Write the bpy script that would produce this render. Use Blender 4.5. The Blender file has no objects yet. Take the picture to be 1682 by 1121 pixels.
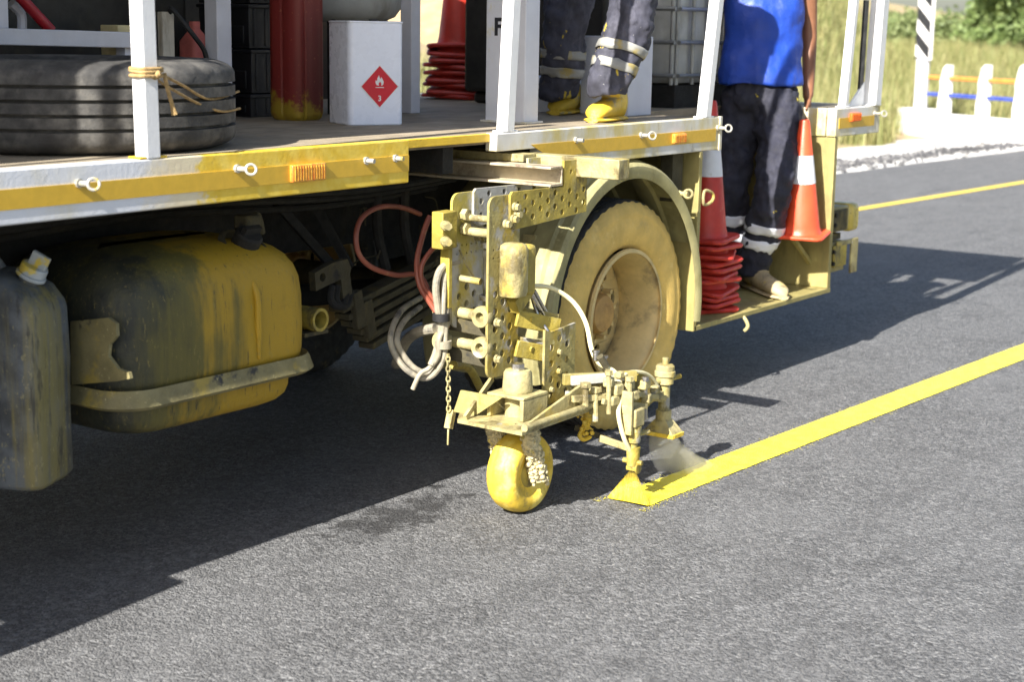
import bpy, bmesh, math, random
import numpy as np
from mathutils import Vector, Matrix, noise
random.seed(7); rng = np.random.default_rng(7)
scene = bpy.context.scene
C = scene.collection
PI = math.pi

# ------------------------------------------------------------------ camera
F_PX, YAW, PITCH, ROLL = 2647.69, 0.9519, 0.1928, 0.0163
CAM = Vector((0.0, -3.5028, 1.6997))
_f = Vector((math.sin(YAW)*math.cos(PITCH), math.cos(YAW)*math.cos(PITCH), -math.sin(PITCH)))
_r0 = Vector((math.cos(YAW), -math.sin(YAW), 0)); _u0 = _r0.cross(_f)
_r = _r0*math.cos(ROLL) + _u0*math.sin(ROLL); _u = -_r0*math.sin(ROLL) + _u0*math.cos(ROLL)
cd = bpy.data.cameras.new('camera'); cam = bpy.data.objects.new('camera', cd); C.objects.link(cam)
cd.sensor_width = 36; cd.lens = F_PX/1682*36; cd.clip_end = 3000; cd.clip_start = 0.05
cam.matrix_world = Matrix(((_r.x, _u.x, -_f.x, CAM.x), (_r.y, _u.y, -_f.y, CAM.y), (_r.z, _u.z, -_f.z, CAM.z), (0, 0, 0, 1)))
cd.dof.use_dof = True; cd.dof.focus_distance = 5.9; cd.dof.aperture_fstop = 3.1
scene.camera = cam

# ------------------------------------------------------------------ sky, sun, exposure
SUN = Vector((1.0, 0.085, -0.74)).normalized()          # direction the light travels
w = bpy.data.worlds.new('World'); scene.world = w; w.use_nodes = True
nt = w.node_tree; bg = nt.nodes['Background']
sky = nt.nodes.new('ShaderNodeTexSky'); sky.sky_type = 'NISHITA'; sky.sun_disc = False
sky.sun_elevation = math.asin(-SUN.z); sky.sun_rotation = math.atan2(-SUN.x, -SUN.y)
sky.dust_density = 2.0; sky.air_density = 1.0
nt.links.new(sky.outputs[0], bg.inputs[0]); bg.inputs[1].default_value = 0.068
sd = bpy.data.lights.new('sun', 'SUN'); sd.energy = 5.0; sd.angle = math.radians(0.5); sd.color = (1.0, 0.95, 0.87)
sun = bpy.data.objects.new('sun', sd); C.objects.link(sun); sun.rotation_euler = SUN.to_track_quat('-Z', 'Y').to_euler()
vs = scene.view_settings; vs.view_transform = 'Standard'; vs.look = 'None'; vs.gamma = 1.0; vs.use_curve_mapping = False
vs.exposure = 1.52
scene.cycles.max_bounces = 6; scene.cycles.transparent_max_bounces = 16
scene.cycles.volume_bounces = 2

# ------------------------------------------------------------------ survey helpers: photo pixel + a known plane -> point of the place
def ray(px, py): return _f + _r*((px-841)/F_PX) - _u*((py-560.5)/F_PX)
def _at(px, py, ax, v):
    d = ray(px, py); t = (v-CAM[ax])/d[ax]; return CAM + d*t
def Px(px, py, x): return _at(px, py, 0, x)
def Py(px, py, y): return _at(px, py, 1, y)
def Pz(px, py, z): return _at(px, py, 2, z)
def Pd(px, py, d): return CAM + ray(px, py)*d

# ------------------------------------------------------------------ mesh builder
class B:
    def __init__(s): s.v = []; s.f = []
    def add(s, v, f):
        n = len(s.v); s.v += [tuple(q) for q in v]; s.f += [tuple(i+n for i in q) for q in f]; return s
    def box(s, c, size, rot=None):
        x, y, z = [k/2 for k in size]; c = Vector(c)
        v = [Vector((a*x, b*y, d*z)) for a in (-1, 1) for b in (-1, 1) for d in (-1, 1)]
        if rot is not None: v = [rot @ q for q in v]
        return s.add([q+c for q in v], [(0,1,3,2),(4,6,7,5),(0,4,5,1),(2,3,7,6),(0,2,6,4),(1,5,7,3)])
    def bx(s, x0, x1, y0, y1, z0, z1): return s.box(((x0+x1)/2, (y0+y1)/2, (z0+z1)/2), (x1-x0, y1-y0, z1-z0))
    def hexa(s, P): return s.add(P, [(0,1,3,2),(4,6,7,5),(0,4,5,1),(2,3,7,6),(0,2,6,4),(1,5,7,3)])
    def bar(s, a, b, w_, h_, up=(0, 0, 1)):
        a = Vector(a); b = Vector(b); d = (b-a).normalized(); r = d.cross(Vector(up))
        if r.length < 1e-4: r = d.cross(Vector((1, 0, 0)))
        r.normalize(); u = r.cross(d)
        v = [p + r*(i*w_/2) + u*(j*h_/2) for p in (a, b) for i in (-1, 1) for j in (-1, 1)]
        return s.add(v, [(0,1,3,2),(4,6,7,5),(0,4,5,1),(2,3,7,6),(0,2,6,4),(1,5,7,3)])
    def cyl(s, a, b, r0, r1=None, n=20, cap=True):
        r1 = r0 if r1 is None else r1
        return s.tube([a, b], [r0, r1], n, cap=cap, spl=False)
    def tube(s, pts, r, n=10, cap=True, spl=True, sub=6, closed=False):
        P = [Vector(p) for p in pts]; R = list(r) if hasattr(r, '__len__') else [r]*len(P)
        if spl and len(P) > 2:
            Q = []; RR = []; m = len(P)
            rngk = range(m) if closed else range(m-1)
            for i in rngk:
                if closed: p0, p1, p2, p3 = P[i-1], P[i], P[(i+1) % m], P[(i+2) % m]; ra, rb = R[i], R[(i+1) % m]
                else: p0, p1, p2, p3 = P[max(i-1, 0)], P[i], P[i+1], P[min(i+2, m-1)]; ra, rb = R[i], R[i+1]
                for k in range(sub):
                    t = k/sub; t2 = t*t; t3 = t2*t
                    Q.append(0.5*((2*p1)+(p2-p0)*t+(2*p0-5*p1+4*p2-p3)*t2+(3*p1-p0-3*p2+p3)*t3)); RR.append(ra+(rb-ra)*t)
            if not closed: Q.append(P[-1]); RR.append(R[-1])
            P, R = Q, RR
        m = len(P); V = []; prev = None
        for i in range(m):
            if closed: d = P[(i+1) % m]-P[i-1]
            else: d = P[min(i+1, m-1)]-P[max(i-1, 0)]
            d.normalize()
            if prev is None:
                a = d.orthogonal().normalized()
            else:
                a = prev - d*prev.dot(d)
                a = a.normalized() if a.length > 1e-6 else d.orthogonal().normalized()
            prev = a; b = d.cross(a)
            for k in range(n):
                t = 2*PI*k/n; V.append(P[i]+(a*math.cos(t)+b*math.sin(t))*R[i])
        Fc = []
        for i in range(m if closed else m-1):
            j = (i+1) % m
            for k in range(n): Fc.append((i*n+k, i*n+(k+1) % n, j*n+(k+1) % n, j*n+k))
        if cap and not closed:
            Fc.append(tuple(range(n-1, -1, -1))); Fc.append(tuple((m-1)*n+k for k in range(n)))
        return s.add(V, Fc)
    def lathe(s, prof, o, axis='z', n=48, mod=None, a0=0.0, a1=None):
        # prof: (radius, height along axis)
        o = Vector(o); full = a1 is None; a1 = 2*PI if full else a1; V = []; m = len(prof); N = n if full else n+1
        for k in range(N):
            t = a0+(a1-a0)*k/n
            for j, (r, h) in enumerate(prof):
                if mod: r, h = mod(j, k, r, h)
                c, q = r*math.cos(t), r*math.sin(t)
                V.append(o+(Vector((c, q, h)) if axis == 'z' else Vector((c, h, q)) if axis == 'y' else Vector((h, c, q))))
        Fc = []
        for k in range(n):
            k2 = (k+1) % N
            for j in range(m-1): Fc.append((k*m+j, k2*m+j, k2*m+j+1, k*m+j+1))
        return s.add(V, Fc)
    def ball(s, c, r, n=10, m=6, sq=(1, 1, 1)):
        c = Vector(c); V = [c+Vector((0, 0, r*sq[2]))]
        for i in range(1, m):
            th = PI*i/m
            for k in range(n):
                t = 2*PI*k/n; V.append(c+Vector((math.sin(th)*math.cos(t)*sq[0], math.sin(th)*math.sin(t)*sq[1], math.cos(th)*sq[2]))*r)
        V.append(c-Vector((0, 0, r*sq[2]))); Fc = []
        for k in range(n): Fc.append((0, 1+k, 1+(k+1) % n))
        for i in range(m-2):
            for k in range(n): a = 1+i*n; Fc.append((a+k, a+n+k, a+n+(k+1) % n, a+(k+1) % n))
        a = 1+(m-2)*n; L = len(V)-1
        for k in range(n): Fc.append((a+k, L, a+(k+1) % n))
        return s.add(V, Fc)
    def torus(s, c, R, r, axis, n=24, m=8):
        ax = Vector(axis).normalized(); u = ax.orthogonal().normalized(); v = ax.cross(u); c = Vector(c)
        return s.tube([c+(u*math.cos(2*PI*k/n)+v*math.sin(2*PI*k/n))*R for k in range(n)], r, m, spl=False, closed=True)
    def extrude(s, poly, axis, a, b):
        # poly: 2D points; axis 'y' -> (x,z) outline between y=a..b ; 'x' -> (y,z) ; 'z' -> (x,y)
        def mk(p, h): return (p[0], h, p[1]) if axis == 'y' else (h, p[0], p[1]) if axis == 'x' else (p[0], p[1], h)
        n = len(poly); V = [mk(p, a) for p in poly]+[mk(p, b) for p in poly]
        return s.add(V, [tuple(range(n)), tuple(range(2*n-1, n-1, -1))]+[(i, (i+1) % n, n+(i+1) % n, n+i) for i in range(n)])

def mesh_of(b, name, smooth=True, ang=35):
    me = bpy.data.meshes.new(name)
    me.from_pydata([tuple(v) for v in b.v], [], b.f)
    bm = bmesh.new(); bm.from_mesh(me); bmesh.ops.recalc_face_normals(bm, faces=bm.faces); bm.to_mesh(me); bm.free()
    if smooth:
        me.polygons.foreach_set('use_smooth', [True]*len(me.polygons))
        me.set_sharp_from_angle(angle=math.radians(ang))
    me.update(); return me
def link(me, name, m, parent=None, bevel=0, loc=None, **kw):
    o = bpy.data.objects.new(name, me); C.objects.link(o)
    if m is not None and not me.materials: me.materials.append(m)
    if parent is not None: attach(o, parent)
    if loc is not None: o.location = loc
    if bevel:
        md = o.modifiers.new('bevel', 'BEVEL'); md.width = bevel; md.segments = 2; md.limit_method = 'ANGLE'; md.angle_limit = math.radians(40)
    for k, v in kw.items(): o[k] = v
    return o
def attach(o, parent):
    o.parent = parent; o.matrix_parent_inverse = ROOT.get(parent.name, Matrix.Identity(4))
    ROOT[o.name] = Matrix.Identity(4)
ROOT = {}
def obj(name, b, m, parent=None, bevel=0, smooth=True, ang=35, **kw):
    return link(mesh_of(b, name, smooth, ang), name, m, parent, bevel, **kw)
def solo(name, b, m, base, label, cat, group=None, bevel=0, smooth=True, ang=35):
    # a thing that is one mesh, its origin at its base
    base = Vector(base); b.v = [tuple(Vector(q)-base) for q in b.v]
    o = obj(name, b, m, None, bevel, smooth, ang); o.location = base; tag(o, label, cat, group); return o
def tag(o, label, cat, group=None):
    o['label'] = label; o['category'] = cat
    if group: o['group'] = group
    return o
def thing(name, label, cat, loc=(0, 0, 0), group=None):
    o = bpy.data.objects.new(name, None); C.objects.link(o); o.location = loc; o.empty_display_size = 0.1
    ROOT[o.name] = Matrix.Translation(-Vector(loc)); return tag(o, label, cat, group)
def struct(name, b, m, **k):
    o = obj(name, b, m, **k); o['kind'] = 'structure'; return o
def copy_tree(o, parent=None, data=None):
    c = o.copy(); C.objects.link(c)
    if parent is not None: c.parent = parent
    for ch in o.children: copy_tree(ch, c)
    return c
def plate(outline, holes, t, plane='y', at=0.0):
    """flat plate with real round holes: 2D filled curve given a thickness, placed in plane"""
    cu = bpy.data.curves.new('plate', 'CURVE'); cu.dimensions = '2D'; cu.fill_mode = 'BOTH'; cu.extrude = t/2; cu.resolution_u = 1
    def spl(pts):
        sp = cu.splines.new('POLY'); sp.points.add(len(pts)-1); sp.use_cyclic_u = True
        for i, p in enumerate(pts): sp.points[i].co = (p[0], p[1], 0, 1)
    spl(outline)
    for (x, y, r, *rest) in holes:
        n = rest[0] if rest else 10
        spl([(x+r*math.cos(2*PI*k/n), y+r*math.sin(2*PI*k/n)) for k in range(n)])
    o = bpy.data.objects.new('tmp', cu); C.objects.link(o)
    dg = bpy.context.evaluated_depsgraph_get(); me = bpy.data.meshes.new_from_object(o.evaluated_get(dg))
    bpy.data.objects.remove(o); bpy.data.curves.remove(cu)
    b = B(); V = []
    for v in me.vertices:
        x, y, z = v.co
        V.append((x, at+z, y) if plane == 'y' else (at+z, x, y) if plane == 'x' else (x, y, at+z))
    b.add(V, [tuple(p.vertices) for p in me.polygons]); bpy.data.meshes.remove(me); return b
def rrect(x0, x1, z0, z1, r, n=5):
    P = []
    for cx, cz, a in ((x1-r, z1-r, 0), (x0+r, z1-r, PI/2), (x0+r, z0+r, PI), (x1-r, z0+r, 1.5*PI)):
        for k in range(n+1): P.append((cx+r*math.cos(a+k*PI/2/n), cz+r*math.sin(a+k*PI/2/n)))
    return P
def text_mesh(s, size, ext, bold=0.0):
    cu = bpy.data.curves.new('t', 'FONT'); cu.body = s; cu.size = size; cu.extrude = ext; cu.offset = bold; cu.resolution_u = 3
    o = bpy.data.objects.new('tmp', cu); C.objects.link(o)
    dg = bpy.context.evaluated_depsgraph_get(); me = bpy.data.meshes.new_from_object(o.evaluated_get(dg))
    bpy.data.objects.remove(o); bpy.data.curves.remove(cu); return me

# ------------------------------------------------------------------ materials
MATS = {}
def srgb(r, g, b): return tuple(((c/255)/12.92 if c/255 <= .04045 else ((c/255+.055)/1.055)**2.4) for c in (r, g, b))
class NT:
    def __init__(s, name):
        s.m = bpy.data.materials.new(name); s.m.use_nodes = True; s.t = s.m.node_tree; s.bs = s.t.nodes['Principled BSDF']; s.out = s.t.nodes['Material Output']
        tc = s.t.nodes.new('ShaderNodeTexCoord'); s.co = tc.outputs['Object']; s.gen = tc.outputs['Generated']
    def n(s, kind, **kw):
        nd = s.t.nodes.new(kind)
        for k, v in kw.items(): setattr(nd, k, v)
        return nd
    def L(s, a, b): s.t.links.new(a, b)
    def map(s, scale, loc=(0, 0, 0), co=None):
        m = s.n('ShaderNodeMapping'); m.inputs['Scale'].default_value = scale; m.inputs['Location'].default_value = loc; s.L(co or s.co, m.inputs[0]); return m.outputs[0]
    def noise(s, sc, det=4, rough=.6, scale3=None, loc=(0, 0, 0), co=None, dist=0):
        t = s.n('ShaderNodeTexNoise'); t.inputs['Scale'].default_value = sc; t.inputs['Detail'].default_value = det; t.inputs['Roughness'].default_value = rough; t.inputs['Distortion'].default_value = dist
        s.L(s.map(scale3 or (1, 1, 1), loc, co), t.inputs['Vector']); return t.outputs['Fac']
    def voro(s, sc, feat='F1', out='Distance', scale3=None, rnd=1):
        t = s.n('ShaderNodeTexVoronoi', feature=feat); t.inputs['Scale'].default_value = sc; t.inputs['Randomness'].default_value = rnd
        s.L(s.map(scale3 or (1, 1, 1)), t.inputs['Vector']); return t.outputs[out]
    def ramp(s, v, lo, hi, a=0.0, b=1.0):
        r = s.n('ShaderNodeMapRange'); r.interpolation_type = 'SMOOTHSTEP'; s.L(v, r.inputs[0])
        r.inputs[1].default_value = lo; r.inputs[2].default_value = hi; r.inputs[3].default_value = a; r.inputs[4].default_value = b; return r.outputs[0]
    def math(s, op, a, b=None):
        m = s.n('ShaderNodeMath', operation=op)
        for i, q in enumerate((a, b)):
            if q is None: continue
            if isinstance(q, (int, float)): m.inputs[i].default_value = q
            else: s.L(q, m.inputs[i])
        return m.outputs[0]
    def mix(s, fac, a, b, blend='MIX'):
        m = s.n('ShaderNodeMix', data_type='RGBA', blend_type=blend)
        for key, q in ((0, fac), (6, a), (7, b)):
            if isinstance(q, (int, float)): m.inputs[key].default_value = q
            elif isinstance(q, (tuple, list)): m.inputs[key].default_value = (*q[:3], 1)
            else: s.L(q, m.inputs[key])
        return m.outputs[2]
    def xyz(s):
        q = s.n('ShaderNodeSeparateXYZ'); s.L(s.co, q.inputs[0]); return q.outputs
    def bump(s, h, dist, strength=1.0):
        b = s.n('ShaderNodeBump'); b.inputs['Distance'].default_value = dist; b.inputs['Strength'].default_value = strength; s.L(h, b.inputs['Height']); s.L(b.outputs[0], s.bs.inputs['Normal'])
    def set(s, k, v):
        if isinstance(v, (int, float)): s.bs.inputs[k].default_value = v
        elif isinstance(v, tuple): s.bs.inputs[k].default_value = (*v, 1)
        else: s.L(v, s.bs.inputs[k])
def M(name, col, rough=.5, metal=0.0, var=.18, vs_=9, bump=.0006, bs_=90, layers=(), spec=.5, rvar=.12, **kw):
    """painted / worn surface: base colour with mottling, then (colour, scale, lo, hi, stretch) layers of splash, dirt or rust"""
    if name in MATS: return MATS[name]
    k = NT(name); c = k.mix(k.ramp(k.noise(vs_, 5), .3, .7), tuple(q*(1-var) for q in col), tuple(min(1, q*(1+var)) for q in col))
    for i, (lc, sc, lo, hi, st) in enumerate(layers):
        c = k.mix(k.ramp(k.noise(sc, 6, .65, st, (3.1*i+1, 7.7*i, 1.3*i)), lo, hi), c, lc)
    k.set('Base Color', c); k.set('Metallic', metal); k.set('Specular IOR Level', spec)
    k.set('Roughness', k.ramp(k.noise(vs_*2.3, 4), .25, .75, max(.05, rough-rvar), min(1, rough+rvar)))
    if bump: k.bump(k.noise(bs_, 4), bump)
    MATS[name] = k.m; return k.m
YEL = (.70, .46, .03); CREAM = (.29, .25, .095); OLIVE = (.22, .19, .055); GREY = (.42, .42, .40); DUSTC = (.33, .28, .17)
def asphalt():
    k = NT('asphalt')
    st = k.n('ShaderNodeTexVoronoi', feature='F1'); st.inputs['Scale'].default_value = 150; k.L(k.map((1, 1, 1)), st.inputs['Vector'])
    sep = k.n('ShaderNodeSeparateColor'); k.L(st.outputs['Color'], sep.inputs[0])
    s2 = k.n('ShaderNodeTexVoronoi', feature='F1'); s2.inputs['Scale'].default_value = 62; k.L(k.map((1, 1, 1)), s2.inputs['Vector']); sp2 = k.n('ShaderNodeSeparateColor'); k.L(s2.outputs['Color'], sp2.inputs[0])
    fine = k.noise(330, 3, .6); mid = k.noise(26, 4, .6); big = k.noise(1.1, 5, .6); streak = k.noise(2.2, 4, .6, (.25, 2.2, 1))
    c = k.mix(k.ramp(sep.outputs[0], .05, .95), (.050, .052, .055), (.185, .187, .191))
    c = k.mix(k.ramp(sep.outputs[1], .955, .97), c, (.34, .34, .335))                     # pale stones
    c = k.mix(k.ramp(sep.outputs[2], .90, .95), c, (.018, .018, .020))                   # bitumen pits
    c = k.mix(k.ramp(sp2.outputs[0], .55, .95, 0, .55), c, (.030, .031, .034)); c = k.mix(k.ramp(sp2.outputs[1], .70, .98, 0, .55), c, (.26, .265, .27))
    c = k.mix(k.ramp(fine, .3, .7), c, k.mix(.4, c, (.22, .22, .225)), 'MIX')
    c = k.mix(k.ramp(mid, .30, .72, 0, .42), c, (.055, .057, .060))
    c = k.mix(k.ramp(big, .40, .70, 0, .35), c, (.160, .163, .168))
    c = k.mix(k.ramp(k.noise(5.5, 5, .65), .50, .75, 0, .45), c, (.048, .049, .052))
    c = k.mix(k.ramp(k.noise(3.3, 3, .5, (.5, 1.6, 1), (4, 2, 0)), .52, .56, 0, .10), c, (.03, .03, .032))
    c = k.mix(k.ramp(streak, .55, .8, 0, .35), c, (.085, .085, .088))
    # oily drips by the small wheel and cracks seen in the near lane
    x, y, z = k.xyz()
    d = k.math('ADD', k.math('POWER', k.math('MULTIPLY', k.math('SUBTRACT', x, 4.22), 1.9), 2), k.math('POWER', k.math('MULTIPLY', k.math('ADD', y, .02), 5.0), 2))
    wob = k.math('ADD', d, k.math('MULTIPLY', k.math('SUBTRACT', k.noise(11, 6, .75), .5), 4.2))
    c = k.mix(k.ramp(wob, .55, .05, 0, .75), c, (.016, .016, .017))
    k.set('Base Color', c); k.set('Roughness', k.ramp(sep.outputs[1], 0, 1, .62, .9)); k.set('Specular IOR Level', .35)
    h = k.math('ADD', k.math('MULTIPLY', k.ramp(st.outputs['Distance'], 0, .75, 1, 0), 1.0), k.math('MULTIPLY', fine, .5))
    h = k.math('ADD', h, k.math('ADD', k.math('MULTIPLY', mid, .7), k.ramp(s2.outputs['Distance'], 0, .75, 1, 0)))
    k.bump(h, .005, .9); return k.m
def road_paint(name, a, b):
    k = NT(name); x = k.noise(150, 3); c = k.mix(k.ramp(k.noise(20, 5), .35, .7), a, b)
    c = k.mix(k.ramp(k.noise(260, 2, .6), .70, .76, 0, .5), c, (.25, .2, .03))
    k.set('Base Color', c); k.set('Roughness', .38); k.bump(k.math('ADD', x, k.ramp(k.voro(115), 0, .75, 1, 0)), .0028); return k.m
def earth():
    k = NT('earth'); x, y, z = k.xyz()
    c = k.mix(k.ramp(k.noise(.35, 6, .65), .35, .68), (.36, .27, .16), (.26, .25, .10))
    c = k.mix(k.ramp(k.noise(2.5, 6, .7), .45, .75), c, (.44, .33, .22)); c = k.mix(k.ramp(k.noise(14, 5, .7), .5, .8, 0, .6), c, (.16, .13, .06))
    k.set('Base Color', c); k.set('Roughness', .95); k.bump(k.noise(9, 6, .7), .05); return k.m
def gravel():
    k = NT('gravel'); v = k.n('ShaderNodeTexVoronoi'); v.inputs['Scale'].default_value = 22; k.L(k.co, v.inputs['Vector'])
    sep = k.n('ShaderNodeSeparateColor'); k.L(v.outputs['Color'], sep.inputs[0])
    c = k.mix(sep.outputs[0], (.50, .49, .47), (.72, .71, .68)); c = k.mix(k.ramp(k.noise(1.2, 5), .4, .65), c, (.66, .64, .60))
    c = k.mix(k.ramp(sep.outputs[1], .94, .97), c, (.3, .3, .3))
    k.set('Base Color', c); k.set('Roughness', .9); k.bump(k.ramp(v.outputs['Distance'], 0, .6, 1, 0), .03); return k.m
m_asphalt = asphalt(); m_line = road_paint('fresh_line_paint', (.84, .71, .04), (.88, .78, .08)); m_line2 = road_paint('old_line_paint', (.70, .50, .03), (.78, .60, .06))
m_earth = earth(); m_gravel = gravel()
m_white = M('white_paint', (.60, .60, .58), .42, var=.08, layers=[((.52, .43, .15), 4, .42, .66, (1, 1, .5)), ((.28, .24, .16), 22, .62, .76, (1, 1, .3)), ((.16, .13, .09), 90, .68, .74, (1, 1, .4))], bump=.0004)
m_whitep = M('white_post_paint', (.72, .73, .74), .38, var=.05, layers=[((.30, .22, .13), 70, .69, .74, (1, 1, .4)), ((.70, .62, .22), 7, .64, .78, (1, 1, .5)), ((.33, .28, .2), 40, .70, .8, (1, 1, .3))])
m_yel = M('yellow_overspray', YEL, .45, var=.12, layers=[((.80, .62, .2), 30, .62, .8, (1, 1, .4)), ((.70, .70, .64), 4, .68, .76, (1, 1, 1))], bump=.0012)
m_stripe = M('reflective_stripe', (.60, .38, .035), .42, var=.06, vs_=30, layers=[((.35, .2, .03), 40, .66, .8, (1, 1, .4))], bump=.0005, bs_=300)
m_rig = M('paint_crusted_steel', CREAM, .6, var=.22, vs_=14, layers=[((.33, .24, .03), 6, .48, .68, (1, 1, .6)), ((.30, .295, .27), 5, .54, .62, (1, 1, 1)), ((.13, .11, .04), 9, .56, .66, (1, 1, .5)), ((.12, .095, .04), 30, .60, .72, (1, 1, .5)), ((.09, .075, .045), 130, .66, .72, (1, 1, 1)), ((.52, .46, .20), 48, .60, .72, (1, 1, 1))], bump=.0022, bs_=70)
m_rigpale = M('pale_crusted_steel', (.34, .295, .14), .6, var=.28, vs_=16, layers=[((.13, .105, .045), 7, .52, .64, (1, 1, .7)), ((.30, .30, .28), 11, .62, .68, (1, 1, 1)), ((.13, .105, .06), 120, .655, .72, (1, 1, 1)), ((.44, .33, .06), 9, .52, .72, (1, 1, .6)), ((.2, .165, .08), 34, .60, .76, (1, 1, 1)), ((.55, .51, .33), 14, .62, .75, (1, 1, 1))], bump=.0028, bs_=80)
m_rigy = M('yellow_crusted_steel', (.34, .265, .045), .58, var=.25, vs_=12, layers=[((.12, .10, .04), 8, .54, .66, (1, 1, .5)), ((.11, .09, .04), 120, .645, .71, (1, 1, 1)), ((.45, .40, .18), 8, .52, .7, (1, 1, .5)), ((.13, .105, .04), 30, .62, .76, (1, 1, .5)), ((.52, .43, .10), 50, .60, .72, (1, 1, 1))], bump=.0024, bs_=75)
m_plateg = M('grey_perforated_steel', (.40, .40, .375), .5, var=.14, vs_=6, layers=[((.42, .35, .07), 5, .46, .60, (1, 1, .7)), ((.62, .58, .3), 45, .60, .74, (1, 1, 1)), ((.13, .11, .07), 26, .68, .8, (1, 1, .4))], bump=.0016)
m_steel = M('bare_steel', (.48, .47, .46), .34, 1.0, var=.12, layers=[((.42, .34, .18), 18, .55, .7, (1, 1, 1))], bump=.0006)
m_crust = M('bead_crust', (.52, .45, .26), .7, var=.3, vs_=60, layers=[((.62, .5, .12), 40, .55, .7, (1, 1, 1)), ((.2, .17, .1), 70, .62, .75, (1, 1, 1))], bump=.003, bs_=160)
m_wyel = M('yellow_coated_rubber', (.68, .47, .045), .58, var=.14, vs_=14, layers=[((.30, .22, .06), 24, .56, .70, (1, .3, 1)), ((.46, .33, .05), 9, .5, .62, (1, 1, 1)), ((.14, .12, .07), 16, .66, .74, (1, 1, 1)), ((.80, .66, .16), 10, .5, .7, (1, 1, 1)), ((.35, .22, .03), 40, .66, .8, (1, 1, 1))], bump=.002, bs_=50)
m_ochre = M('ochre_dusted_rubber', (.68, .47, .135), .75, var=.12, vs_=10, layers=[((.52, .37, .13), 7, .54, .72, (1, 1, 1)), ((.76, .56, .20), 16, .56, .74, (1, 1, 1)), ((.34, .25, .11), 5, .64, .80, (1, 1, 1)), ((.30, .22, .10), 90, .64, .72, (1, 1, 1))], bump=.0025, bs_=120)
m_rim = M('ochre_dusted_rim', (.64, .49, .22), .62, var=.12, layers=[((.30, .23, .12), 6, .52, .72, (1, 1, 1)), ((.62, .50, .25), 40, .6, .75, (1, 1, 1))], bump=.001)
m_tyre = M('tyre_rubber', (.042, .041, .040), .75, var=.25, vs_=20, layers=[((.135, .128, .115), 7, .44, .70, (1, 1, 1)), ((.20, .17, .04), 5, .64, .74, (1, 1, 1.6))], bump=.0015, bs_=140)
m_tread = M('dirty_tread_rubber', (.035, .034, .032), .8, var=.25, vs_=20, layers=[((.16, .13, .06), 14, .56, .72, (1, 1, 1))], bump=.002)
m_black = M('black_plastic', (.014, .014, .016), .45, var=.2, layers=[((.05, .05, .048), 12, .56, .75, (1, 1, .3)), ((.10, .085, .015), 5, .66, .78, (1, 1, 1.4))], bump=.0006)
m_dark = M('grimy_chassis', (.012, .0115, .010), .85, var=.3, layers=[((.035, .029, .014), 6, .56, .76, (1, 1, .6)), ((.025, .016, .009), 20, .58, .75, (1, 1, 1))], bump=.002)
m_grime = M('dusty_undercarriage', (.060, .052, .028), .85, var=.3, layers=[((.13, .10, .03), 8, .52, .70, (1, 1, .5)), ((.02, .02, .018), 12, .56, .7, (1, 1, 1))], bump=.0025)
m_olive = M('overspray_panel', (.30, .255, .095), .55, var=.14, layers=[((.20, .17, .07), 8, .5, .7, (1, 1, .25)), ((.46, .40, .15), 26, .58, .75, (1, 1, .3))], bump=.0008)
m_fend = M('cream_dusted_fender', (.33, .30, .145), .6, var=.14, layers=[((.22, .195, .08), 6, .5, .7, (1, 1, .5)), ((.44, .40, .20), 30, .58, .75, (1, 1, 1))], bump=.0012)
m_deck = M('deck_board', (.27, .225, .16), .75, var=.2, vs_=5, layers=[((.16, .135, .10), 9, .48, .7, (.5, 3, 1)), ((.38, .31, .20), 16, .56, .74, (.4, 4, 1)), ((.55, .42, .10), 3, .70, .80, (1, 1, 1))], bump=.003, bs_=30)
m_red = M('weathered_red_plastic', (.23, .026, .022), .42, var=.18, layers=[((.13, .017, .016), 4, .52, .7, (1, 1, .2)), ((.5, .36, .05), 5, .68, .74, (1, 1, 1))], bump=.0006)
m_cone = M('red_cone_rubber', (.50, .038, .022), .45, var=.14, layers=[((.38, .03, .022), 10, .55, .7, (1, 1, .4)), ((.60, .30, .18), 22, .70, .8, (1, 1, 1))], bump=.0008)
m_conel = M('orange_cone_rubber', (.74, .085, .030), .40, var=.10, layers=[((.45, .05, .03), 12, .60, .75, (1, 1, .4))], bump=.0008)
m_refl = M('white_reflective', (.70, .72, .78), .4, var=.06, layers=[((.5, .48, .42), 20, .62, .78, (1, 1, 1))], bump=.0003)
m_can = M('white_tinplate', (.80, .84, .95), .30, var=.02, layers=[((.55, .40, .35), 22, .80, .86, (1, 1, .5))], bump=.0006, bs_=12)
m_lav = M('pale_painted_steel', (.60, .60, .65), .4, var=.06, layers=[((.5, .45, .25), 5, .68, .78, (1, 1, .5)), ((.22, .19, .15), 30, .72, .82, (1, 1, .4))], bump=.0005)
m_hose = M('dusty_grey_hose', (.30, .27, .20), .6, var=.2, layers=[((.10, .095, .085), 10, .48, .66, (1, 1, 1)), ((.50, .44, .22), 22, .6, .75, (1, 1, 1))], bump=.001)
m_redhose = M('brick_red_hose', (.27, .075, .045), .5, var=.2, layers=[((.40, .26, .12), 10, .54, .72, (1, 1, 1))], bump=.0008)
m_paleh = M('pale_hose', (.68, .62, .36), .55, var=.12, layers=[((.4, .35, .2), 20, .6, .75, (1, 1, 1))])
m_navy = M('navy_work_cloth', (.020, .021, .035), .85, var=.3, vs_=12, layers=[((.060, .060, .078), 7, .55, .75, (1, 1, .4)), ((.40, .32, .03), 16, .69, .70, (1, 1, .7)), ((.42, .42, .42), 60, .71, .725, (1, 1, 1))], bump=.0012, bs_=400)
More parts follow.
